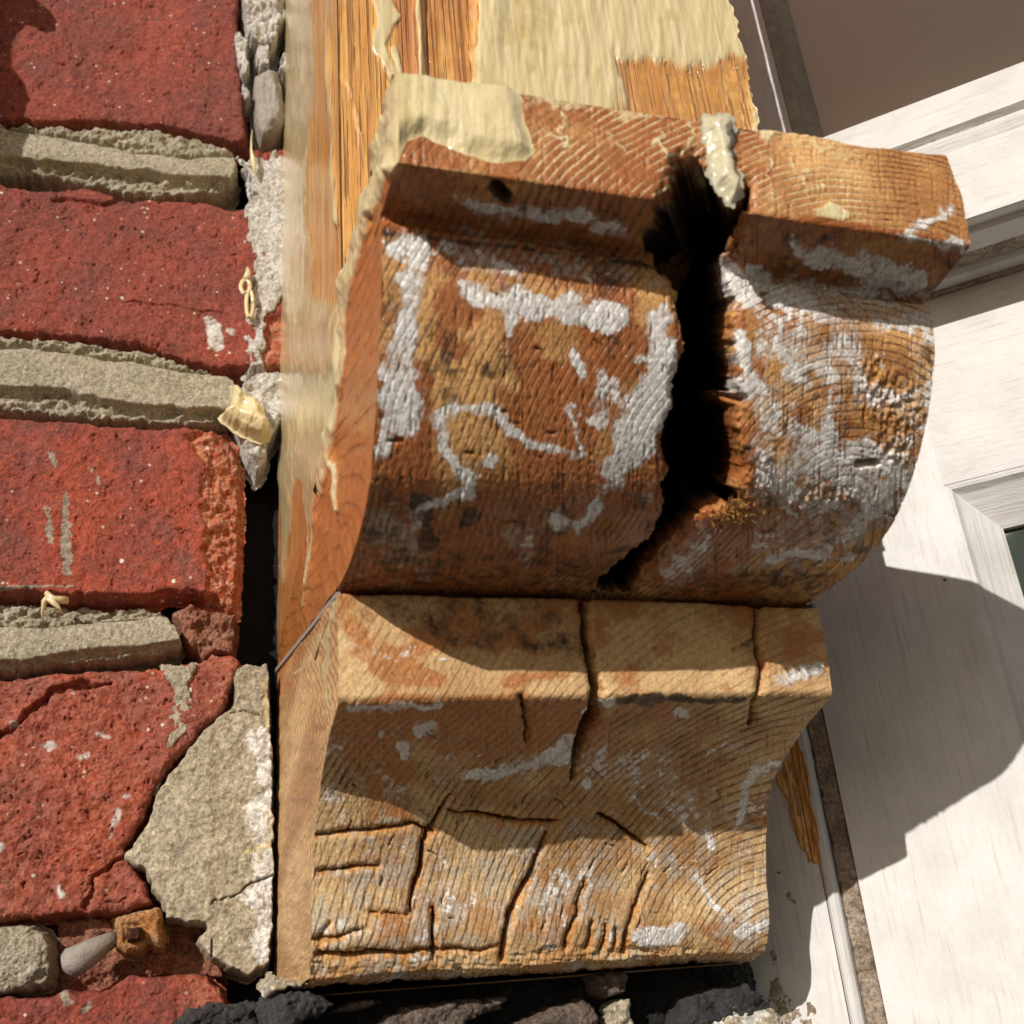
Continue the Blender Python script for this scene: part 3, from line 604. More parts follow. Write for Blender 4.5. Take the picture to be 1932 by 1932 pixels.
def side_strip(name, front, back, nt_, xsign, mat, lower=False, seen=True):
    """ruled sheet from the profile (front) back to the wall (back)"""
    t = np.linspace(0, 1, nt_)**1.25
    P = front[:, None]*(1-t)[None, :, None]+back[:, None]*t[None, :, None]
    px, py = proj(P); n = np.array([xsign, 0, 0.])
    wx, wy, g = side_masks(px, py, P)
    e = np.minimum(1, t*14)[None, :]
    if lower:
        at = dict(rust=.22+.6*ss(.085, .112, P[..., 2])+.3*fbm(px*.03, py*.03, None, 3, 203), grey=np.full(px.shape, .05), dark=ZERO(px), gel=strokes(wx, wy, [([(560, 1270), (612, 1200), (636, 1135)], [2, 4, 4], .9), ([(618, 1180), (614, 1280), (624, 1370)], [5, 4, 2], .9), ([(600, 1240), (606, 1300)], 3, .6)], 4)*xsign*-1,
                  wet=np.full(px.shape, .35), paint=ZERO(px))
        d = fbm(px*.05, py*.05, None, 4, 204)*.0005*e
    else:
        at = dict(rust=.82+.3*fbm(px*.03, py*.01, None, 3, 205), grey=.10+.2*ss(560, 530, px)*ss(900, 1100, py), dark=.1*ss(1000, 1200, py), gel=g if xsign < 0 else g*0, wet=np.full(px.shape, .85), paint=ZERO(px))
        d = (g*(.0012+.0022*fbm(px*.06, py*.012, None, 4, 206))+fbm(px*.08, py*.02, None, 4, 207)*.0005)*e
        lump = strokes(px, py, [([(630, 560), (622, 640), (628, 720)], [10, 12, 6]), ([(600, 650), (620, 740)], [4, 8]), ([(585, 600), (560, 650)], [6, 10])], 6)
        d += lump*.0022*e*(1+fbm(px*.1, py*.05, None, 3, 208))
    P = P+n*d[..., None]
    if not seen: at = {k: v for k, v in at.items()}
    return grid_obj(name, P, mat, corbel, at, flip=xsign > 0)
for F_, F2_, xs, nm in ((Lu, Ll, -1, 1), (Ru, Rl, 1, 0)):
    nt_ = 220 if xs < 0 else 12
    if xs < 0: eU, eL = PuD[0], PlD[0]
    else: eU, eL = PuD[-1], PlD[-1]
    kk = int(np.argmin(np.abs(catmull(prof, 520)[:, 0]-.1965)))
    xx = X0 if xs < 0 else X1
    # slab cheek
    f = eU[:kS+1]; zz = np.linspace(.1415, .1192, len(f)); b = np.stack([np.full(len(f), xx), np.full(len(f), POSTY+.001), zz], 1)
    side_strip('slab_cheek', f, b, nt_//2, xs, M_SIDE)
    # scroll cheek, down to the glued joint
    f = eU[kS:kk+1]; zz = np.linspace(.1192, .1140, len(f)); b = np.stack([np.full(len(f), xx), np.full(len(f), YB), zz], 1)
    side_strip('scroll_cheek', f, b, nt_, xs, M_SIDE)
    # base cheek
    k2 = int(np.argmin(np.hypot(catmull(prof2, 430)[:, 0]-.198, catmull(prof2, 430)[:, 1]-.0775))); k3 = 430-30
    k3 = int(np.argmin(np.hypot(catmull(prof2, 430)[:, 0]-.2485, catmull(prof2, 430)[:, 1]-.0107)))
    f = eL[k2:k3+1]; zz = np.linspace(.1128, .0107, len(f)); b = np.stack([np.full(len(f), xx), np.full(len(f), YB), zz], 1)
    side_strip('base_cheek', f, b, nt_, xs, M_LSIDE, lower=True)
    # strip of old glue in the joint
    gx = xx+xs*.0002
    prism('glue_line', [(-.0005, -.0006), (.0004, -.0006), (.0004, .0006), (-.0005, .0006)], (gx, .199, .0786), (gx, YB, .1134), np.array([1., 0, 0]), Z, M_GREY, corbel)
# top of the slab and underside of the base (closing faces)
mesh_obj('slab_top', [(X0, .127, .1414), (X1, .127, .1414), (X1, POSTY+.004, .1412), (X0, POSTY+.004, .1412)], [(0, 1, 2, 3)], M_UP, corbel)
mesh_obj('base_underside', [(X0, .2600, .0093), (X1, .2600, .0093), (X1, YB, .0090), (X0, YB, .0090)], [(3, 2, 1, 0)], M_LO, corbel)

# torn fibres along the crack
rng = np.random.default_rng(5)
def splinters(spots, n, parent, mat):
    V = []; Fc = []
    for (x, y, r, dep) in spots:
        for i in range(n):
            qx = x+rng.normal()*r; qy = y+rng.normal()*r*.7
            d2 = np.hypot(proj(Pu)[0]-qx, proj(Pu)[1]-qy); k = np.unravel_index(np.argmin(d2), d2.shape)
            c = Pu[k]+np.array([0, dep*rng.random(), 0])+rng.normal(size=3)*.0002
            a = np.array([-.35+rng.normal()*.5, -1.1+rng.normal()*.4, -.1+rng.normal()*.5]); a /= np.linalg.norm(a)
            b = np.cross(a, rng.normal(size=3)); b /= np.linalg.norm(b); q = np.cross(a, b)
            L = .0012+rng.random()*.0022; wq = .00012+rng.random()*.0002
            o = len(V); V += [c-b*wq, c+b*wq, c+q*wq, c+a*L+b*wq*.3]
            Fc += [(o, o+1, o+3), (o+1, o+2, o+3), (o+2, o, o+3)]
    ob = mesh_obj('torn_fibres', V, Fc, mat, parent, smooth=False); ob['kind'] = 'stuff'
M_FIB = mat_plain('torn_yellow_fibre', (.62, .33, .11), .8, 900.)
splinters([(1385, 968, 16, .001), (1400, 955, 12, .001), (1362, 980, 12, .001), (1400, 1000, 12, 0)], 45, corbel, M_FIB)

# cream tooth of stripper hanging over the hole
SLF = Plane((0, .1242, .131), (1, 0, 0), (0, 0, 1), (0, -1, 0))
relief('gel_tooth', corbel, M_GEL2, SLF, [(1336, 208), (1392, 212), (1388, 250), (1384, 285), (1396, 315), (1410, 340), (1402, 366), (1388, 376), (1364, 356), (1350, 330), (1342, 300), (1338, 270), (1332, 240)],
       lambda px, py, sd: .0002+.0011*ss(0, 26, sd)+.0002*fbm(px*.05, py*.02, None, 3, 301), step=.00025, edge=20, back=.0014, jit=6, seed=300)


# ------------------------------------------------------------------ post above the corbel
post = thing('door_post', 'tall timber post behind the corbel slab, coated in cream paint stripper gel', 'post', (.083, .25, .1415))
ztop = .62
def post_front():
    u = np.arange(X0, POSTX1+.0004, .0004); v = np.r_[np.arange(.1415, .34, .0006), np.arange(.34, ztop+.001, .004)]
    U, V = np.meshgrid(u, v, indexing='ij'); P = np.stack([U, np.full(U.shape, POSTY), V], -1); px, py = proj(P)
    wx = px+fbm(px*.04, py*.015, None, 4, 401)*12; wy = py+fbm(px*.04, py*.015, None, 4, 402)*16
    rel = 785-px+ (py*.05); Xg = U-X0
    gel = ss(-5, 5, wx-(908-py*.13))
    bare = polysd(wx, wy, [(1165, 215), (1175, 150), (1160, 112), (1230, 108), (1290, 130), (1350, 118), (1420, 105), (1420, 260), (1160, 260)])
    gel = gel*(1-.9*ss(-24, 30, bare+18*fbm(px*.05, py*.02, None, 4, 408)))
    g2 = strokes(wx, wy, [([(700, -80), (735, 30), (715, 90), (745, 160)], [14, 20, 12, 6], .7), ([(617, -80), (619, 100), (636, 420)], [3, 3, 4], .8), ([(787, -80), (790, 60), (800, 160)], [6, 7, 8], .9), ([(740, 100), (760, 170)], [5, 8], .8), ([(655, 150), (690, 300)], [2, 2], .6)], 3)
    g = np.maximum(gel, g2)
    rust = np.where(px < 785, .35+.6*strokes(px, py, [([(765, -80), (770, 160)], [22, 22])], 12), .62)+.25*fbm(px*.03, py*.01, None, 3, 403)
    step = (ss(776, 786, px)-ss(796, 806, px))*.0008
    d = gel*(.0012+.0006*fbm(px*.03, py*.006, None, 3, 404))+g2*.0008+step+fbm(px*.1, py*.02, None, 3, 405)*.0003-.0012*(ss(792, 800, px)-ss(890, 905, wx))
    ragged = ss(1345, 1392, px)*fbm(px*.02, py*.04, None, 4, 406)*.003
    P[..., 1] -= d; P[..., 0] += ragged
    edge = ss(.0, .0022, X0+.0022-U)*.0; P[..., 1] += edge
    return grid_obj('post_face', P, M_POST, post, dict(gel=g, rust=rust, grey=.05+ZERO(px), dark=ZERO(px), fresh=ss(0, 14, bare)*ss(-.1, .2, fbm(px*.1, py*.1, None, 3, 407))*.8, wet=np.full(px.shape, .6), paint=ZERO(px)))
def mat_post(nm='stripped_post_timber', cs=None):
    M = Mat(nm, cs)
    g = M.noise(900., 3, .6, sc=(1., 1., .02)); g2 = M.noise(260., 4, .6, sc=(1., 1., .05), loc=(2, 2, 2)); lines = M.ramp(M.noise(1400., 2, .5, sc=(1., 1., .012), loc=(7, 2, 2)), .52, .64)
    med = M.noise(150., 5, .6)
    col = M.mix(M.ramp(g2, .35, .65), (.76, .42, .12), (.62, .29, .07))
    col = M.mix(M.ma('MULTIPLY', lines, .7), col, (.22, .075, .02))
    st = M.ramp(M.ma('ADD', M.attr('rust'), M.ma('MULTIPLY', M.ma('SUBTRACT', med, .5), .9)), .35, .9)
    col = M.mix(M.ma('MULTIPLY', st, .85), col, M.mix(M.ma('MULTIPLY', lines, .6), (.46, .17, .05), (.2, .07, .02)))
    col = M.mix(M.attr('fresh'), col, (.5, .24, .07))
    gm = M.ramp(M.ma('ADD', M.attr('gel'), M.ma('MULTIPLY', M.ma('SUBTRACT', g2, .5), .7)), .3, .75)
    gc = M.mix(M.ramp(g2, .3, .7), (.66, .56, .31), (.72, .62, .37))
    gc = M.mix(M.ramp(g, .35, .62, .5, 0.), gc, (.50, .36, .15))
    gc = M.mix(M.ramp(M.noise(60., 4, .6, loc=(1, 4, 4)), .55, .75), gc, (.5, .38, .16))
    col = M.mix(M.ma('MULTIPLY', gm, .95), col, gc)
    h = M.ma('ADD', M.ma('MULTIPLY', g, M.ma('SUBTRACT', .6, M.ma('MULTIPLY', gm, .55))), M.ma('ADD', M.ma('MULTIPLY', M.ma('MULTIPLY', gm, g2), .6), M.ma('MULTIPLY', M.ma('MULTIPLY', lines, M.ma('SUBTRACT', 1., gm)), -.6)))
    return M.out(col, M.ramp(gm, 0, 1, .5, .34), M.bump(h, .0005), coat=.75, coat_rough=.12)
M_POST = mat_post(); M_POSTS = mat_post('stripped_post_cheek', (1, .45, 1))
post_front()
def post_side(xx, xs):
    if xs < 0:
        yv = np.arange(POSTY-.0006, YB+.001, .0005); zv = np.r_[np.arange(.1415, .42, .001), np.arange(.42, ztop+.001, .004)]
        yv2 = np.arange(.1188, .1420, .0008)
    else: yv = np.array([POSTY, YB]); zv = np.array([.12, ztop])
    Yg, Zg = np.meshgrid(yv, zv, indexing='ij')
    if xs < 0:
        # the foot of the cheek follows down behind the slab to the scroll
        tt = (Zg-.1415); Zg = Zg-.0224*np.exp(-np.maximum(tt, 0)/.02)
    P = np.stack([np.full(Yg.shape, xx), Yg, Zg], -1); px, py = proj(P)
    wx, wy, g = side_masks(px, py, P)
    g = g*ss(520, 620, py)+(1-ss(520, 620, py))*np.maximum(ss(600, 585, wx+25*ss(300, 560, py)*0)*.95, strokes(px, py, [([(617, -80), (619, 100), (636, 420)], [3, 3, 4], .8)], 3))
    g = g*(1-.85*strokes(wx, wy, [([(600, 200), (592, 330), (588, 440)], [8, 15, 4])], 5))
    d = (g*(.0009+.0012*fbm(px*.06, py*.012, None, 4, 411))+fbm(px*.08, py*.01, None, 4, 412)*.0004)
    P[..., 0] += xs*d*ss(POSTY-.0008, POSTY+.004, Yg)
    return grid_obj('post_cheek', P, M_POSTS, post, dict(gel=g, rust=.35+.5*ss(520, 800, py)+.3*fbm(px*.03, py*.01, None, 3, 413), wet=np.full(px.shape, .7)), flip=xs > 0)
post_side(X0, -1); post_side(POSTX1, 1)

# ------------------------------------------------------------------ brick wall
wall = thing('brick_wall', 'weathered red brick wall with crumbling lime mortar joints beside the corbel', 'brick wall', (-.05, WALLY, -.10))
def brick_h(seed, tilt=(0, 0)):
    def h(px, py, sd):
        a = fbm(px*.008, py*.008, None, 4, seed)*.0018+fbm(px*.06, py*.06, None, 4, seed+1)*.0007+fbm(px*.25, py*.25, None, 2, seed+2)*.0002
        pit = fbm(px*.09, py*.09, None, 3, seed+5); a -= ss(.38, .5, pit)*.0006
        return a-.0012*ss(18, 0, sd)
    return h
def no(px, py, sd): return {}
# brick 1..5, outlines where one sees them
b1 = [(-330, -330), (440, -330), (455, -40), (455, 60), (460, 130), (465, 200), (468, 262), (450, 270), (380, 257), (300, 241), (200, 234), (100, 235), (0, 230), (-120, 222), (-330, 210)]
relief('brick', wall, M_BR, WALL, b1, brick_h(500), seed=500, step=.00035, afun=lambda px, py, sd: dict(smear=.25*ss(40, 0, sd)))
b2 = [(-330, 318), (-60, 330), (60, 352), (160, 345), (240, 370), (380, 370), (440, 388), (470, 380), (556, 350), (560, 500), (556, 688), (490, 694), (455, 698), (400, 692), (330, 675), (250, 654), (130, 636), (0, 631), (-330, 612)]
def b2h(px, py, sd):
    a = brick_h(510)(px, py, sd)
    spall = ss(-4, 6, polysd(px+fbm(px*.05, py*.05, None, 3, 3)*10, py, [(485, 720), (487, 655), (510, 600), (600, 560), (600, 720)]))
    cr = 1-ss(-2, 3, stroke(px, py+fbm(px*.04, py*.04, None, 2, 2)*8, [(100, 372), (190, 385), (250, 372)], 3)); cr2 = 1-ss(-1, 2, stroke(px, py+fbm(px*.04, py*.04, None, 2, 2)*8, [(240, 570), (330, 575), (420, 592)], 1))
    return a-spall*(.002+fbm(px*.1, py*.1, None, 3, 4)*.001)-cr*.0016-cr2*.0008
relief('brick', wall, M_BR, WALL, b2, b2h, seed=510, step=.0003, afun=lambda px, py, sd: dict(
    raw=ss(-4, 6, polysd(px+fbm(px*.05, py*.05, None, 3, 3)*10, py, [(485, 720), (487, 655), (510, 600), (600, 560), (600, 720)]))*.8,
    chalk=strokes(px+fbm(px*.08, py*.08, None, 3, 6)*14, py+fbm(px*.08, py*.08, None, 3, 7)*14, [([(398, 610), (408, 645)], [11, 14]), ([(435, 625), (440, 632)], [5, 3])], 4), smear=.2*ss(50, 0, sd)*ss(640, 560, py)))
b3 = [(-330, 760), (0, 776), (100, 786), (200, 792), (300, 797), (400, 795), (425, 795), (448, 822), (458, 860), (462, 920), (460, 1010), (456, 1080), (452, 1150), (428, 1152), (400, 1130), (330, 1121), (290, 1130), (200, 1131), (100, 1129), (0, 1119), (-330, 1108)]
RAW3 = [(345, 822), (372, 812), (400, 790), (455, 770), (500, 850), (490, 1170), (380, 1165), (388, 1080), (385, 1000), (376, 930), (388, 880), (360, 850)]
def b3h(px, py, sd):
    jx = px+fbm(px*.05, py*.05, None, 3, 13)*12; r = ss(-4, 10, polysd(jx, py, RAW3))
    return brick_h(520)(px, py, sd)-r*(.0022+.0045*ss(385, 460, px)-fbm(px*.07, py*.07, None, 4, 14)*.0022)
relief('brick', wall, M_BR, WALL, b3, b3h, seed=520, step=.0003, edge=14, afun=lambda px, py, sd: dict(raw=ss(-4, 6, polysd(px+fbm(px*.05, py*.05, None, 3, 13)*12, py, RAW3)),
    smear=strokes(px+fbm(px*.1, py*.1, None, 3, 15)*8, py, [([(123, 930), (125, 1040), (128, 1080)], [3, 11, 8]), ([(90, 960), (95, 1020)], [5, 8], .75), ([(95, 860), (105, 880)], 7, .6), ([(170, 880), (195, 920)], 6, .5), ([(0, 1108), (140, 1106)], 1.5, .9)], 4)+.3*ss(40, 0, sd)))
b4 = [(-330, 1268), (0, 1272), (100, 1262), (250, 1252), (310, 1252), (375, 1240), (400, 1226), (440, 1226), (460, 1240), (456, 1262), (440, 1300), (420, 1350), (385, 1380), (340, 1430), (300, 1480), (275, 1540), (240, 1600), (262, 1640), (280, 1660), (292, 1705), (240, 1726), (140, 1730), (60, 1736), (0, 1738), (-330, 1745)]
def b4h(px, py, sd):
    jx = px+fbm(px*.04, py*.04, None, 3, 23)*12; jy = py+fbm(px*.04, py*.04, None, 3, 24)*12
    c = 1-ss(-3, 2, stroke(jx, jy, [(-60, 1410), (0, 1385), (40, 1362), (55, 1340), (100, 1308), (150, 1290), (210, 1286)], [3, 4, 5, 8, 8, 6, 2]))
    c2 = 1-ss(-2, 2, stroke(jx, jy, [(160, 1715), (175, 1680), (180, 1650), (205, 1630), (235, 1612)], [4, 4, 3, 4, 2]))
    c3 = 1-ss(-2, 2, stroke(jx, jy, [(200, 1705), (235, 1692)], 2))
    up = ss(-6, 6, polysd(jx, jy, [(-300, 1250), (300, 1250), (210, 1290), (100, 1306), (55, 1335), (-60, 1400)]))
    return brick_h(530)(px, py, sd)*1.4-c*.0035-c2*.0022-c3*.0012-up*.0008-ss(190, 210, px)*ss(1610, 1640, py)*.001
relief('brick', wall, M_BR, WALL, b4, b4h, seed=530, step=.0003, afun=lambda px, py, sd: dict(raw=.25+.25*ss(380, 420, px), smear=.12+ss(-2, 4, polysd(px, py, [(300, 1380), (330, 1330), (320, 1240), (380, 1240), (370, 1380), (330, 1430)]))*.2,
    chalk=strokes(px+fbm(px*.08, py*.08, None, 3, 6)*10, py, [([(222, 1530), (216, 1560), (208, 1580)], [5, 3, 2], .8), ([(88, 1405), (100, 1410)], [8, 6], .8), ([(185, 1385), (205, 1390)], 3), ([(150, 1430), (165, 1422)], 5, .8), ([(0, 1600)], [9]), ([(112, 1675), (116, 1690)], 5), ([(238, 1502)], [5]), ([(20, 1365), (30, 1365)], 4)], 3)))
b5 = [(-330, 1890), (0, 1872), (90, 1878), (118, 1862), (150, 1868), (200, 1858), (240, 1832), (300, 1838), (350, 1830), (385, 1830), (420, 1862), (436, 1900), (430, 1960), (400, 2200), (-330, 2220)]
relief('brick', wall, M_BR, WALL, b5, brick_h(540), seed=540, step=.0004, afun=lambda px, py, sd: dict(smear=.2+strokes(px, py, [([(120, 1870), (125, 1890)], 8, .6), ([(158, 1908), (170, 1895)], 5, .8)], 4), raw=.5*ss(330, 380, px)))
# further bricks of the same wall, left of and below and above the picture (coarser)
def far_brick(x0, x1, z0, z1, seed):
    P = [proj(np.array([x, WALLY, z])) for x, z in ((x0, z1), (x1, z1), (x1, z0), (x0, z0))]
    relief('brick', wall, M_BR, WALL, [tuple(map(float, p)) for p in P], brick_h(seed), seed=seed, step=.0016, edge=12)
c1z = WALL.at(200, 280)[1]; c2z = WALL.at(200, 700)[1]; c3z = WALL.at(200, 1190)[1]; c4z = WALL.at(200, 1790)[1]
print('joints z', c1z, c2z, c3z, c4z)
xl = WALL.at(-330, 1000)[0]
rows = [(c1z+.006, c1z+.085), (c2z+.008, c1z-.008), (c3z+.006, c2z-.008), (c4z+.006, c3z-.008), (c4z-.075, c4z-.008)]
for i, (a, b) in enumerate(rows):
    far_brick(xl-.20, xl-.012, a, b, 600+i)
far_brick(xl, .022, rows[0][1]+.010, rows[0][1]+.085, 620); far_brick(xl-.2, xl-.012, rows[0][1]+.010, rows[0][1]+.085, 621)
far_brick(xl, .02, rows[4][0]-.085, rows[4][0]-.010, 622); far_brick(xl-.2, xl-.012, rows[4][0]-.085, rows[4][0]-.010, 623)

# mortar joints: a struck ribbon with smeared edges above and below
def joint(region, top, bot, seed, proud=.0022, recess=.0, rough=1.):
    tx, ty = zip(*top); bx, by = zip(*bot)
    def h(px, py, sd):
        t = np.interp(px, tx, ty)+fbm(px*.02, py*.0, None, 3, seed)*5; b = np.interp(px, bx, by)+fbm(px*.025, py*0, None, 3, seed+1)*7
        ins = ss(-1, 4, py-t)*ss(-1, 5, b-py)
        k = np.clip((py-t)/(b-t), 0, 1)
        rib = -.0020+proud*.8+.0022*k+.0007*np.sin(k*3.1)
        out = -.0010+fbm(px*.07, py*.12, None, 4, seed+2)*.0026*rough-.0016*np.exp(-((py-t+3)/4.)**2)*1.6-.0022*np.exp(-((py-b-8)/9.)**2)
        a = out*(1-ins)+rib*ins
        a = a-recess*ss(4, 0, py-t)
        return a+fbm(px*.12, py*.12, None, 4, seed+4)*.0006+fbm(px*.4, py*.4, None, 2, seed+5)*.00025
    relief('mortar_joint', wall, M_MO, WALL, region, h, seed=seed, step=.0003, edge=8, back=.014, jit=4, afun=lambda px, py, sd: dict(gel=ZERO(px)))
joint([(-330, 205), (0, 225), (60, 228), (130, 234), (180, 232), (290, 237), (370, 252), (425, 268), (448, 290), (452, 305), (448, 335), (440, 352), (400, 362), (330, 368), (240, 364), (170, 350), (120, 334), (60, 326), (0, 322), (-330, 330)],
      [(-330, 215), (0, 238), (130, 262), (250, 286), (330, 296), (450, 296)], [(-330, 300), (0, 308), (100, 310), (250, 326), (350, 338), (460, 344)], 700)
joint([(-330, 608), (0, 626), (60, 632), (130, 632), (200, 648), (260, 652), (350, 676), (430, 702), (450, 712), (452, 740), (446, 770), (430, 788), (400, 798), (250, 795), (100, 785), (0, 772), (-330, 760)],
      [(-330, 630), (0, 654), (100, 662), (250, 682), (370, 704), (460, 712)], [(-330, 720), (0, 734), (120, 744), (250, 768), (350, 780), (440, 776)], 720)
joint([(-330, 1105), (0, 1119), (100, 1124), (200, 1134), (270, 1130), (306, 1136), (322, 1160), (338, 1185), (350, 1206), (338, 1222), (250, 1240), (100, 1255), (0, 1266), (-330, 1272)],
      [(-330, 1170), (0, 1178), (80, 1180), (160, 1172), (300, 1158), (350, 1160)], [(-330, 1255), (0, 1250), (120, 1238), (250, 1222), (350, 1206)], 740, proud=.001, recess=.006)
relief('mortar_lump', wall, M_MO, WALL, [(-120, 1745), (0, 1738), (60, 1734), (92, 1755), (108, 1790), (108, 1830), (100, 1862), (60, 1880), (0, 1884), (-120, 1890)], lambda px, py, sd: .0002+.0028*ss(0, 45, sd)+fbm(px*.06, py*.06, None, 4, 760)*.0012+fbm(px*.3, py*.3, None, 2, 761)*.0004, seed=760, edge=16)
relief('mortar_smear', wall, M_MO, WALL, [(308, 1252), (372, 1248), (378, 1262), (362, 1290), (368, 1312), (372, 1340), (356, 1385), (320, 1425), (290, 1490), (286, 1470), (306, 1420), (314, 1385), (314, 1345), (326, 1310), (318, 1290), (304, 1275)],
       lambda px, py, sd: .0008+fbm(px*.08, py*.08, None, 4, 770)*.0010, seed=770, edge=8, back=.004)
M_PINK = mat_grit('pinkish_broken_brick', (.42, .2, .13), (.33, .11, .06), sc=420., bump=.0009)
relief('broken_brick', wall, M_PINK, WALL, [(312, 1138), (360, 1128), (400, 1134), (452, 1150), (448, 1200), (452, 1236), (420, 1230), (385, 1240), (350, 1214), (336, 1180)], lambda px, py, sd: -.004+fbm(px*.05, py*.05, None, 4, 780)*.004+fbm(px*.2, py*.2, None, 2, 781)*.0006, seed=780, edge=10, back=.018)
relief('mortar_bed', wall, M_PINK, WALL, [(95, 1722), (230, 1716), (330, 1700), (380, 1730), (420, 1790), (430, 1850), (380, 1842), (300, 1845), (200, 1880), (100, 1876)], lambda px, py, sd: -.0085+fbm(px*.04, py*.05, None, 4, 790)*.003, seed=790, edge=10, back=.018)

# cement fillet against the corbel
CEM = [(438, 1262), (462, 1254), (508, 1256), (512, 1290), (516, 1400), (520, 1500), (521, 1650), (517, 1760), (512, 1820), (496, 1832), (468, 1848), (440, 1838), (415, 1826), (386, 1806), (364, 1778), (384, 1752), (352, 1748), (308, 1740), (300, 1705), (283, 1682), (270, 1645), (232, 1628), (229, 1612), (275, 1548), (290, 1500), (318, 1455), (352, 1412), (380, 1378), (400, 1362), (436, 1330)]
def ceh(px, py, sd):
    cr = 1-ss(-1.2, 1.2, stroke(px+fbm(px*.08, py*.08, None, 3, 33)*7, py+fbm(px*.08, py*.08, None, 3, 34)*7, [(398, 1712), (402, 1702), (440, 1692), (470, 1672), (512, 1656)], [1.0, 1.2, 1.2, 1.6, 2.6]))
    cr2 = 1-ss(-1.2, 1.2, stroke(px+fbm(px*.08, py*.08, None, 3, 33)*4, py, [(436, 1352), (460, 1348), (488, 1356)], 1)); cr3 = 1-ss(-1, 1.2, stroke(px, py, [(399, 1775), (398, 1825)], 1.))
    lip = np.exp(-((px-392-(py-1500)*.01-fbm(py*.02, py*0, None, 3, 39)*9)/9.)**2)*.0004
    return .0028+.0022*ss(240, 400, px)+lip+.0012*ss(455, 500, px)*fbm(px*.05, py*.05, None, 3, 35)-(cr+cr3)*.003-cr2*.0015+fbm(px*.02, py*.02, None, 4, 36)*.0016+fbm(px*.15, py*.15, None, 3, 37)*.00035
relief('cement_fillet', wall, M_CE, WALL, CEM, ceh, seed=800, step=.00028, edge=9, back=.016, jit=3, afun=lambda px, py, sd: dict(white=.75*ss(450, 495, px+fbm(px*.03, py*.02, None, 3, 38)*40)*ss(1330, 1420, py),
    gel=strokes(px, py+fbm(px*.05, py*.05, None, 2, 5)*8, [([(460, 1612), (515, 1596)], [2, 9]), ([(495, 1290), (505, 1380)], [5, 6], .7), ([(505, 1540), (510, 1600)], 6, .6)], 4)))

# old white plaster beside the post
PLA = [([(448, -200), (560, -200), (556, 20), (548, 44), (530, 58), (526, 84), (500, 92), (470, 86), (462, 50), (454, 20)], .003, .0026), ([(438, 66), (456, 62), (470, 84), (474, 130), (468, 160), (476, 182), (462, 186), (448, 160), (442, 110)], .0018, .0012),
       ([(534, 96), (556, 92), (566, 200), (560, 210), (545, 180), (538, 140), (520, 130)], .0, .002), ([(486, 86), (512, 84), (512, 132), (488, 134), (478, 110)], .0022, .001)]
for i, (pg, h0, ha) in enumerate(PLA):
    relief('plaster_lump', wall, M_PL, WALL, pg, lambda px, py, sd, h0=h0, ha=ha, i=i: h0+fbm(px*.05, py*.04, None, 4, 820+i)*ha*2+fbm(px*.2, py*.2, None, 3, 821+i)*.0005, seed=820+i, step=.0003, edge=7, back=.012, jit=5)
relief('plaster_smear', wall, M_PL, WALL, [(448, 286), (480, 296), (520, 290), (556, 306), (556, 400), (556, 520), (540, 566), (512, 590), (500, 640), (492, 690), (468, 702), (462, 640), (466, 590), (478, 540), (474, 480), (462, 430), (462, 400), (474, 372), (468, 330)],
       lambda px, py, sd: .0008+fbm(px*.05, py*.05, None, 4, 840)*.0014+fbm(px*.2, py*.2, None, 2, 841)*.0004, seed=840, step=.0003, edge=6, back=.004, jit=9, afun=lambda px, py, sd: dict(white=.35*ss(-.1, .25, fbm(px*.03, py*.03, None, 3, 842))))
relief('plaster_lump', wall, M_PL, WALL, [(452, 722), (486, 698), (552, 694), (552, 770), (534, 800), (512, 830), (506, 868), (484, 892), (462, 850), (440, 790)], lambda px, py, sd: .0012+fbm(px*.04, py*.05, None, 4, 850)*.003-.006*ss(830, 890, py), seed=850, step=.0003, edge=8, back=.014, jit=3)
relief('brick', wall, M_BR, WALL, [(474, 268), (560, 262), (560, 312), (520, 300), (476, 300)], lambda px, py, sd: -.004+fbm(px*.06, py*.06, None, 3, 860)*.002, seed=860, edge=6)

# dark core behind the joints
box('wall_core', (-.20, WALLY+.067, .15), np.array([1., 0, 0]), Z, np.array([0, 1., 0]), 1.08, 1.3, .09, M_DARK, wall)

# ---- small things stuck on or in the wall
plug = relief('grey_plug', None, M_GREY, WALL, [(474, 140), (500, 128), (528, 136), (538, 180), (545, 226), (536, 250), (516, 258), (492, 256), (482, 236), (478, 200)], lambda px, py, sd: .0005+.004*ss(0, 22, sd)+.0008*fbm(px*.1, py*.05, None, 3, 870)-.0015*ss(506, 500, px), seed=870, edge=7, back=.010, jit=1.5)
tag(plug, 'grey stub wedged in the white plaster beside the post, above the top mortar joint', 'plug')
nail = thing('square_nail', 'rusty square nail head set in a yellowed stained block under the cement fillet', 'nail', WALL.pt(*WALL.at(255, 1765)))
M_STAIN = mat_grit('rust_stained_filler', (.55, .36, .19), (.42, .17, .045), sc=420., bump=.0006)
relief('block', nail, M_STAIN, WALL, [(212, 1728), (240, 1722), (262, 1712), (300, 1708), (310, 1722), (314, 1760), (310, 1795), (280, 1792), (270, 1802), (235, 1806), (215, 1790)], lambda px, py, sd: .0008+.003*ss(0, 16, sd)-.0008*ss(-4, 4, 19-np.maximum(abs(px-253-(py-1764)*.1), abs(py-1764)))+.0008*fbm(px*.08, py*.08, None, 3, 880), seed=880, edge=7, jit=3, step=.00025, base=.002)
u_, v_ = WALL.at(253, 1765)
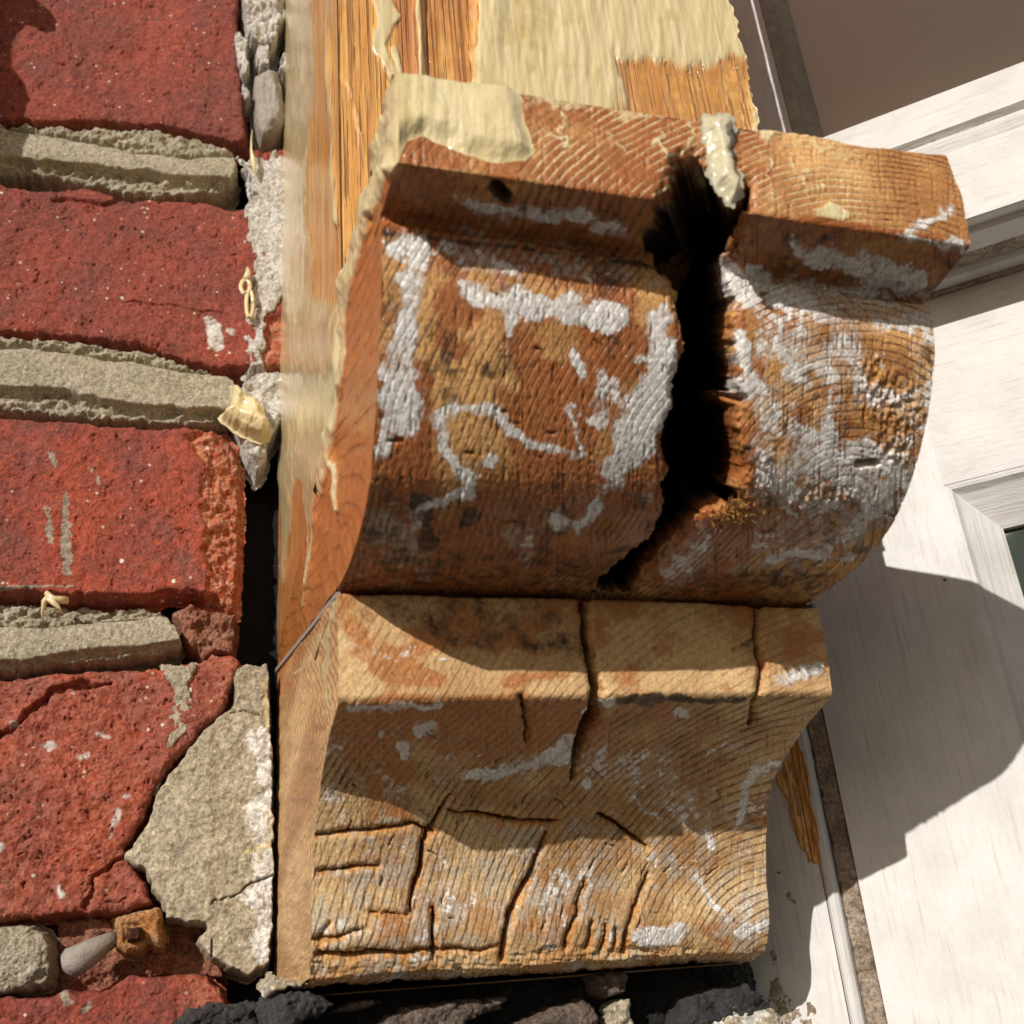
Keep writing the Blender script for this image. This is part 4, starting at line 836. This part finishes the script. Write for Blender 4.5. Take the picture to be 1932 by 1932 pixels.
relief('nail_head', nail, M_RUST, WALL, [(237, 1747), (268, 1750), (270, 1762), (270, 1779), (240, 1781), (236, 1765)], lambda px, py, sd: .0052+.0007*fbm(px*.12, py*.12, None, 3, 885), seed=885, edge=5, jit=2.5, step=.0002, back=.001, base=.004)
def tube(name, pts, rad, mat, parent, ns=10, jit=.0, seed=0):
    pts = np.array(pts, float); n = len(pts); rad = np.full(n, rad) if np.isscalar(rad) else np.array(rad, float)
    T = np.gradient(pts, axis=0); T /= np.linalg.norm(T, axis=1, keepdims=True)
    ref = np.array([.3, .2, 1.]) if abs(T[0] @ np.array([0, 0, 1])) < .9 else np.array([1., .2, 0]); V = []
    r_ = np.random.default_rng(seed)
    for i in range(n):
        a = np.cross(T[i], ref); a /= np.linalg.norm(a); b = np.cross(T[i], a)
        for k in range(ns):
            th = 2*math.pi*k/ns; V.append(pts[i]+(a*math.cos(th)+b*math.sin(th))*rad[i]*(1+jit*r_.normal()))
    Fc = [(i*ns+k, i*ns+(k+1) % ns, (i+1)*ns+(k+1) % ns, (i+1)*ns+k) for i in range(n-1) for k in range(ns)]
    Fc += [tuple(range(ns))[::-1], tuple((n-1)*ns+k for k in range(ns))]
    return mesh_obj(name, V, Fc, mat, parent, quads=False)
def wp(x, y, off=0.): return WALL.pt(*WALL.at(x, y, off), off)
pl = tube('wall_plug', [wp(216, 1772, .0005), wp(200, 1778, .002), wp(180, 1790, .0035), wp(155, 1806, .005), wp(138, 1816, .0055), wp(128, 1824, .0055), wp(121, 1829, .0052)], [.0022, .0024, .0034, .0038, .0042, .0036, .0012], M_GREY, None, 14, .04, 3)
tag(pl, 'short grey cracked wall plug sticking out of the joint left of the rusty nail', 'wall plug')
def drip(name, pts, offs, rad, label, ns=8, seed=0):
    o = tube(name, [wp(x, y, of) for (x, y), of in zip(pts, offs)], rad, M_GEL, None, ns, .06, seed); tag(o, label, 'gel drip'); return o
dr = thing('gel_drip', 'yellow chain-shaped drip of stripper gel on the white plaster smear', 'gel drip', wp(466, 600))
def loop(cx, cy, rx, ry, n=18): return [wp(cx+rx*math.cos(a), cy+ry*math.sin(a), .0035) for a in np.linspace(0, 2*math.pi, n)]
tube('loop', loop(463, 541, 8.5, 13), .00085, M_GEL, dr, 8, .08, 1)
tube('loop', loop(471, 574, 6.5, 26), .00075, M_GEL, dr, 8, .08, 2)
tube('strand', [wp(467, 504, .003), wp(468, 515, .0035), wp(465, 528, .0038)], [.0004, .0011, .0014], M_GEL, dr, 8, .05, 3)
drip('gel_drip', [(476, 245), (474, 262), (474, 282), (477, 300), (480, 318), (483, 334)], [.003, .0045, .005, .0045, .0035, .003], [.0002, .0003, .0005, .0011, .0008, .0002], 'thin yellow gel strand hanging from the grey stub over the top mortar joint', seed=4)
sp = thing('gel_splash', 'spidery cream gel splash hanging over the lowest full mortar joint', 'gel splash', wp(100, 1140))
tube('strand', [wp(82, 1175, .001), wp(80, 1155, .003), wp(84, 1135, .004), (wp(92, 1126, .004))], [.0002, .0005, .001, .0012], M_GEL, sp, 7, .1, 5)
tube('strand', [wp(118, 1158, .0035), wp(110, 1145, .0045), wp(100, 1136, .0045), wp(92, 1128, .004)], [.0002, .0006, .0009, .0012], M_GEL, sp, 7, .1, 6)
tube('strand', [wp(126, 1132, .002), wp(112, 1132, .0035), wp(98, 1130, .004), wp(88, 1118, .003)], [.0014, .0013, .0015, .0009], M_GEL, sp, 7, .1, 7)
lump = relief('gel_blob', None, M_GEL, WALL, [(434, 727), (450, 733), (470, 748), (492, 757), (503, 790), (513, 806), (506, 824), (492, 830), (462, 818), (440, 806), (414, 786), (430, 770), (434, 750)],
    lambda px, py, sd: .0035+.004*ss(0, 22, sd)-.003*np.exp(-((px-458)**2+(py-772)**2)/260.)+.0008*fbm(px*.06, py*.06, None, 3, 890), seed=890, edge=7, back=.002, jit=2, step=.00025, base=.003)
tag(lump, 'glossy cream gel blob at the end of the mortar joint above the dark gap', 'gel blob')

# ------------------------------------------------------------------ tarred rubble under the corbel
RUB = Plane((0, .262, 0), (1, 0, 0), (0, 0, 1), (0, -1, 0))
rub = thing('tarred_sill', 'black bitumen-smeared rubble sill with pale stones under the corbel', 'stone sill', (.08, .262, -.04))
def lump_(name, pg, h0, ha, white, mat, seed, edge=8, pl_=RUB, step=.00035, back=.012):
    relief(name, rub, mat, pl_, pg, lambda px, py, sd: h0+ha*.55*ss(0, 22, sd)+fbm(px*.03, py*.04, None, 4, seed)*.0022+fbm(px*.15, py*.15, None, 3, seed+1)*.0008, seed=seed, edge=edge, step=step, back=back, jit=5, afun=lambda px, py, sd: dict(white=white+.3*fbm(px*.03, py*.03, None, 3, seed+2)))
lump_('tar_bed', [(540, 1880), (620, 1862), (1440, 1790), (1456, 1830), (1470, 1960), (1480, 2300), (520, 2300)], -.008, .001, -.1, M_BL, 900)
M_ST = mat_grit('grey_slatey_stone', (.085, .08, .078), (.045, .043, .045), spots=(.42, .38, .3), sc=500., bump=.0008)
M_TAN = mat_grit('taupe_mortar', (.22, .165, .13), (.15, .11, .085), spots=(.02, .02, .02), sc=500., bump=.0007)
W2 = Plane((0, .322, 0), (1, 0, 0), (0, 0, 1), (0, -1, 0))
lump_('dark_stone', [(330, 1932), (360, 1902), (400, 1890), (440, 1898), (470, 1888), (490, 1890), (505, 2100), (330, 2100)], .001, .004, .0, M_ST, 910, pl_=W2)
lump_('dark_stone', [(500, 1885), (520, 1872), (570, 1866), (610, 1872), (636, 1892), (610, 1920), (560, 1940), (520, 2100), (505, 2100), (494, 1900)], .0015, .003, .05, M_ST, 912)
lump_('mortar_lump', [(496, 1858), (512, 1830), (560, 1848), (590, 1862), (560, 1872), (510, 1876)], .002, .002, .3, M_CE, 914)
lump_('mortar_lump', [(1110, 1832), (1180, 1824), (1192, 1840), (1176, 1876), (1150, 1888), (1118, 1870)], .001, .004, .0, M_TAN, 916)
lump_('mortar_lump', [(740, 1912), (790, 1890), (880, 1880), (964, 1878), (950, 1905), (890, 1930), (870, 2100), (700, 2100), (710, 1930)], .000, .003, .05, M_TAN, 918)
lump_('mortar_lump', [(985, 1925), (1040, 1895), (1110, 1880), (1130, 1900), (1140, 1940), (1130, 2100), (960, 2100)], .000, .003, .05, M_TAN, 920)
lump_('pale_stone', [(1275, 1900), (1300, 1878), (1340, 1864), (1400, 1850), (1440, 1872), (1462, 1900), (1478, 1960), (1480, 2100), (1260, 2100)], .001, .004, .22, M_ST, 922)
lump_('mortar_lump', [(1300, 1925), (1360, 1905), (1450, 1895), (1476, 1930), (1490, 2100), (1290, 2100)], .003, .003, .5, M_CE, 924)
lump_('mortar_lump', [(1148, 1890), (1190, 1880), (1200, 1930), (1170, 2100), (1140, 2100)], .0, .003, .2, M_CE, 926)
lump_('mortar_lump', [(640, 1890), (700, 1878), (760, 1886), (720, 1900), (650, 1912), (600, 1922)], -.001, .002, .2, M_TAN, 928)
box('sill_core', (.082, .262+.060, -.055), np.array([1., 0, 0]), Z, np.array([0, 1., 0]), .105, .12, .08, M_DARK, rub)

# ------------------------------------------------------------------ bay window at 45 degrees
bayw = thing('bay_window', 'white painted bay window with a moulded transom and panes, cracked paint at its left edge', 'bay window', tuple(BQ+BD*.0+Z*-.2))
def bpt(t, z, off=0.): return BQ+BD*t+BN*off+Z*z
def bslab(name, t0, t1, z0, z1, o0, o1, mat, parent=bayw):
    return box(name, bpt((t0+t1)/2, (z0+z1)/2, (o0+o1)/2), BD, Z, BN, t1-t0, z1-z0, o1-o0, mat, parent)
ZT = .1877; T1 = .40; ZB = -.45
# main board between corbel and lower light: stile and top rail round the opening
ot, oz = .0340, .1271
bslab('stile', -.0112, ot, ZB, ZT+.002, -.02, 0., M_W)
bslab('top_rail', ot, T1, oz, ZT+.002, -.02, 0., M_WH)
bslab('bottom_rail', ot, T1, ZB, -.35, -.02, 0., M_W)
# beads round the glass: a small step, then a splay
def splay_v(parent): # left bead
    return prism('bead', [(0, -.0002), (.0016, -.0005), (.0026, -.0018), (.0030, -.0022), (.0118, -.0085), (.0120, -.016), (0, -.016)], bpt(ot, -.36), bpt(ot, oz), BD, BN, M_W, parent)
win = splay_v(bayw)
prism('bead', [(0, -.0002), (-.0016, -.0005), (-.0026, -.0018), (-.0030, -.0022), (-.0135, -.0085), (-.0137, -.016), (0, -.016)], bpt(ot+.0005, oz), bpt(T1, oz), Z, BN, M_WH, bayw)
bslab('glass_pane', ot+.008, T1, -.36, oz-.008, -.0135, -.0105, M_GLASS)
# transom moulding
tp = [(-.004, ZT), (.007, ZT), (.0085, ZT+.0022), (.0150, ZT+.0022), (.0160, ZT+.0006), (.0245, ZT+.0006), (.0255, ZT+.0022), (.0292, ZT+.0018), (.0300, ZT+.0020), (.0302, ZT+.0052), (.0292, ZT+.0060), (.0283, ZT+.0068), (.0268, ZT+.012), (.0262, ZT+.020), (.0268, ZT+.028), (.0280, ZT+.0315), (.0277, ZT+.0328),
      (.0252, ZT+.0336), (.0252, ZT+.0350), (.0272, ZT+.0362), (.0262, ZT+.046), (.0246, ZT+.0515), (.022, ZT+.0535), (-.012, ZT+.058), (-.012, ZT+.03)]
prism('transom', tp, bpt(-.09, 0), bpt(T1, 0), BN, Z, M_WH, bayw)
for o0, o1, zz in ((.0088, .0148, ZT+.0022), (.0002, .0022, ZT)):
    box('brown_strip', bpt(.15, zz-.0004, (o0+o1)/2), BD, Z, BN, .48, .0010, o1-o0, M_CAULK, bayw)  # thin brown strips laid along the transom's recesses
box('brown_strip', bpt(.15, ZT+.0343, .0253), BD, Z, BN, .48, .0010, .0006, M_CAULK, bayw)
# upper light
M_BEAD = mat_plain('dull_beige_bead', (.40, .35, .28), .6)
M_WU = mat_white('white_paint_lightened', (.85, .84, .84))  # white made paler than elsewhere to offset the added board's shade
bslab('upper_stile', -.10, .0175, ZT+.05, .62, -.03, -.008, M_WU)
prism('upper_bead', [(0, -.008), (.0015, -.0085), (.0040, -.0095), (.0046, -.012), (.0090, -.016), (.0095, -.024), (0, -.024)], bpt(.0177, ZT+.05), bpt(.0177, .62), BD, BN, M_BEAD, bayw)
bslab('upper_pane', .022, T1, ZT+.05, .62, -.022, -.019, M_TAUPE)
# left edge: grey board, bare timber slot, bead, brown caulk
bslab('edge_board', -.065, -.0262, ZB, ZT, -.03, .0006, M_W)
bslab('edge_board', -.0262, -.0202, ZB, ZT, -.03, .0004, M_W)
relief('bare_timber', bayw, M_POST, Plane(BQ+BN*.0002, BD, Z, BN), [(1462, 1480), (1505, 1330), (1522, 1400), (1536, 1480), (1558, 1620), (1552, 1640), (1526, 1632), (1508, 1600), (1486, 1520)], lambda px, py, sd: .0006+.0005*ss(8, 14, abs(px-1500-(py-1450)*.2))+fbm(px*.08, py*.03, None, 3, 955)*.0008, seed=955, edge=4, back=.002, jit=4, step=.0003)
prism('edge_bead', [(-.0200, -.02), (-.0200, .0002), (-.0192, .0012), (-.0178, .0015), (-.0168, .0006), (-.0165, -.0004), (-.0165, -.02)], bpt(0, ZB), bpt(0, ZT), BD, BN, M_W, bayw)
EDG = Plane(BQ+BN*-.0008, BD, Z, BN)
cp = [BAY.at(0, 0)]; 
cpoly = [tuple(map(float, proj(bpt(t, z)))) for t, z in ((-.0165, ZT), (-.0110, ZT), (-.0110, -.12), (-.0165, -.12))]
relief('caulk_strip', bayw, M_CAULK, EDG, cpoly, lambda px, py, sd: .0004+fbm(px*.08, py*.08, None, 4, 950)*.0014, seed=950, edge=3, back=.004, jit=2, step=.0005)
# blistered paint crusts on the edge board
def crust(pg, seed, mat=M_CAULK, h=.0008):
    relief('paint_blister', bayw, mat, Plane(BQ+BN*.0002, BD, Z, BN), pg, lambda px, py, sd: h+fbm(px*.07, py*.07, None, 4, seed)*.0012, seed=seed, edge=5, back=.002, jit=12, step=.0004)
crust([(1462, 1650), (1490, 1640), (1510, 1680), (1500, 1700), (1480, 1705), (1460, 1700)], 960, M_CAULK, .0002)
crust([(1480, 1870), (1510, 1862), (1540, 1890), (1546, 1925), (1500, 1960), (1478, 1930)], 962, M_CAULK, .0002)
crust([(1456, 1790), (1475, 1860), (1492, 1932), (1500, 2000), (1470, 2000), (1452, 1860)], 964, M_CE, .0008)

# hood over the upper light, added unseen above the picture: keeps the upper pane in shade
shield = thing('pane_blocker', 'white valance board added above the view to shade the upper light', 'blocker', tuple(bpt(.2, .37, 0)))
box('blocker_board', bpt(.2045, .346, .095), BD, Z, BN, .38, .122, .010, M_W, shield)
box('blocker_arm', bpt(.385, .40, .045), BD, Z, BN, .012, .02, .09, M_W, shield)
# ------------------------------------------------------------------ added unseen shadow bracket beyond the picture's left edge: it throws the curled shadow on the top bricks
br = thing('shadow_caster', 'added black shadow bracket fixed to the bricks beyond the left edge', 'caster', tuple(wp(-350, 150)))
T_ = .085
def shp(name, pg, thick=.004):
    pts = np.array([wp(x, y)-SUN*T_ for x, y in pg]); o = pts.mean(0)
    # outline laid in a plane facing the wall, real thickness
    q = [(p[0]-o[0], p[2]-o[2]) for p in pts]
    prism(name, q, o, o+np.array([0, thick, 0]), np.array([1., 0, 0]), Z, M_CASTER, br)
shp('scroll', [(-300, -160), (10, -150), (60, -10), (90, 15), (106, 38), (102, 60), (88, 64), (74, 52), (50, 48), (38, 60), (26, 80), (25, 130), (48, 160), (56, 190), (50, 232), (56, 262), (52, 300), (40, 330), (0, 345), (-300, 350)])
pA = wp(-250, 100)-SUN*T_
tube('arm', [pA, pA+np.array([-.01, .04, 0]), np.array([pA[0]-.02, WALLY+.005, pA[2]])], .006, M_CASTER, br)

# ------------------------------------------------------------------ ground far below
g = mesh_obj('ground', [(-60, -60, -1.45), (60, -60, -1.45), (60, 60, -1.45), (-60, 60, -1.45)], [(0, 1, 2, 3)], mat_plain('pavement', (.16, .15, .13), .9, 4.), smooth=False); g['kind'] = 'structure'
print('tris', sum(sum(len(p.vertices)-2 for p in []) if False else len(o.data.polygons)*2 for o in bpy.data.objects if o.type == 'MESH'))
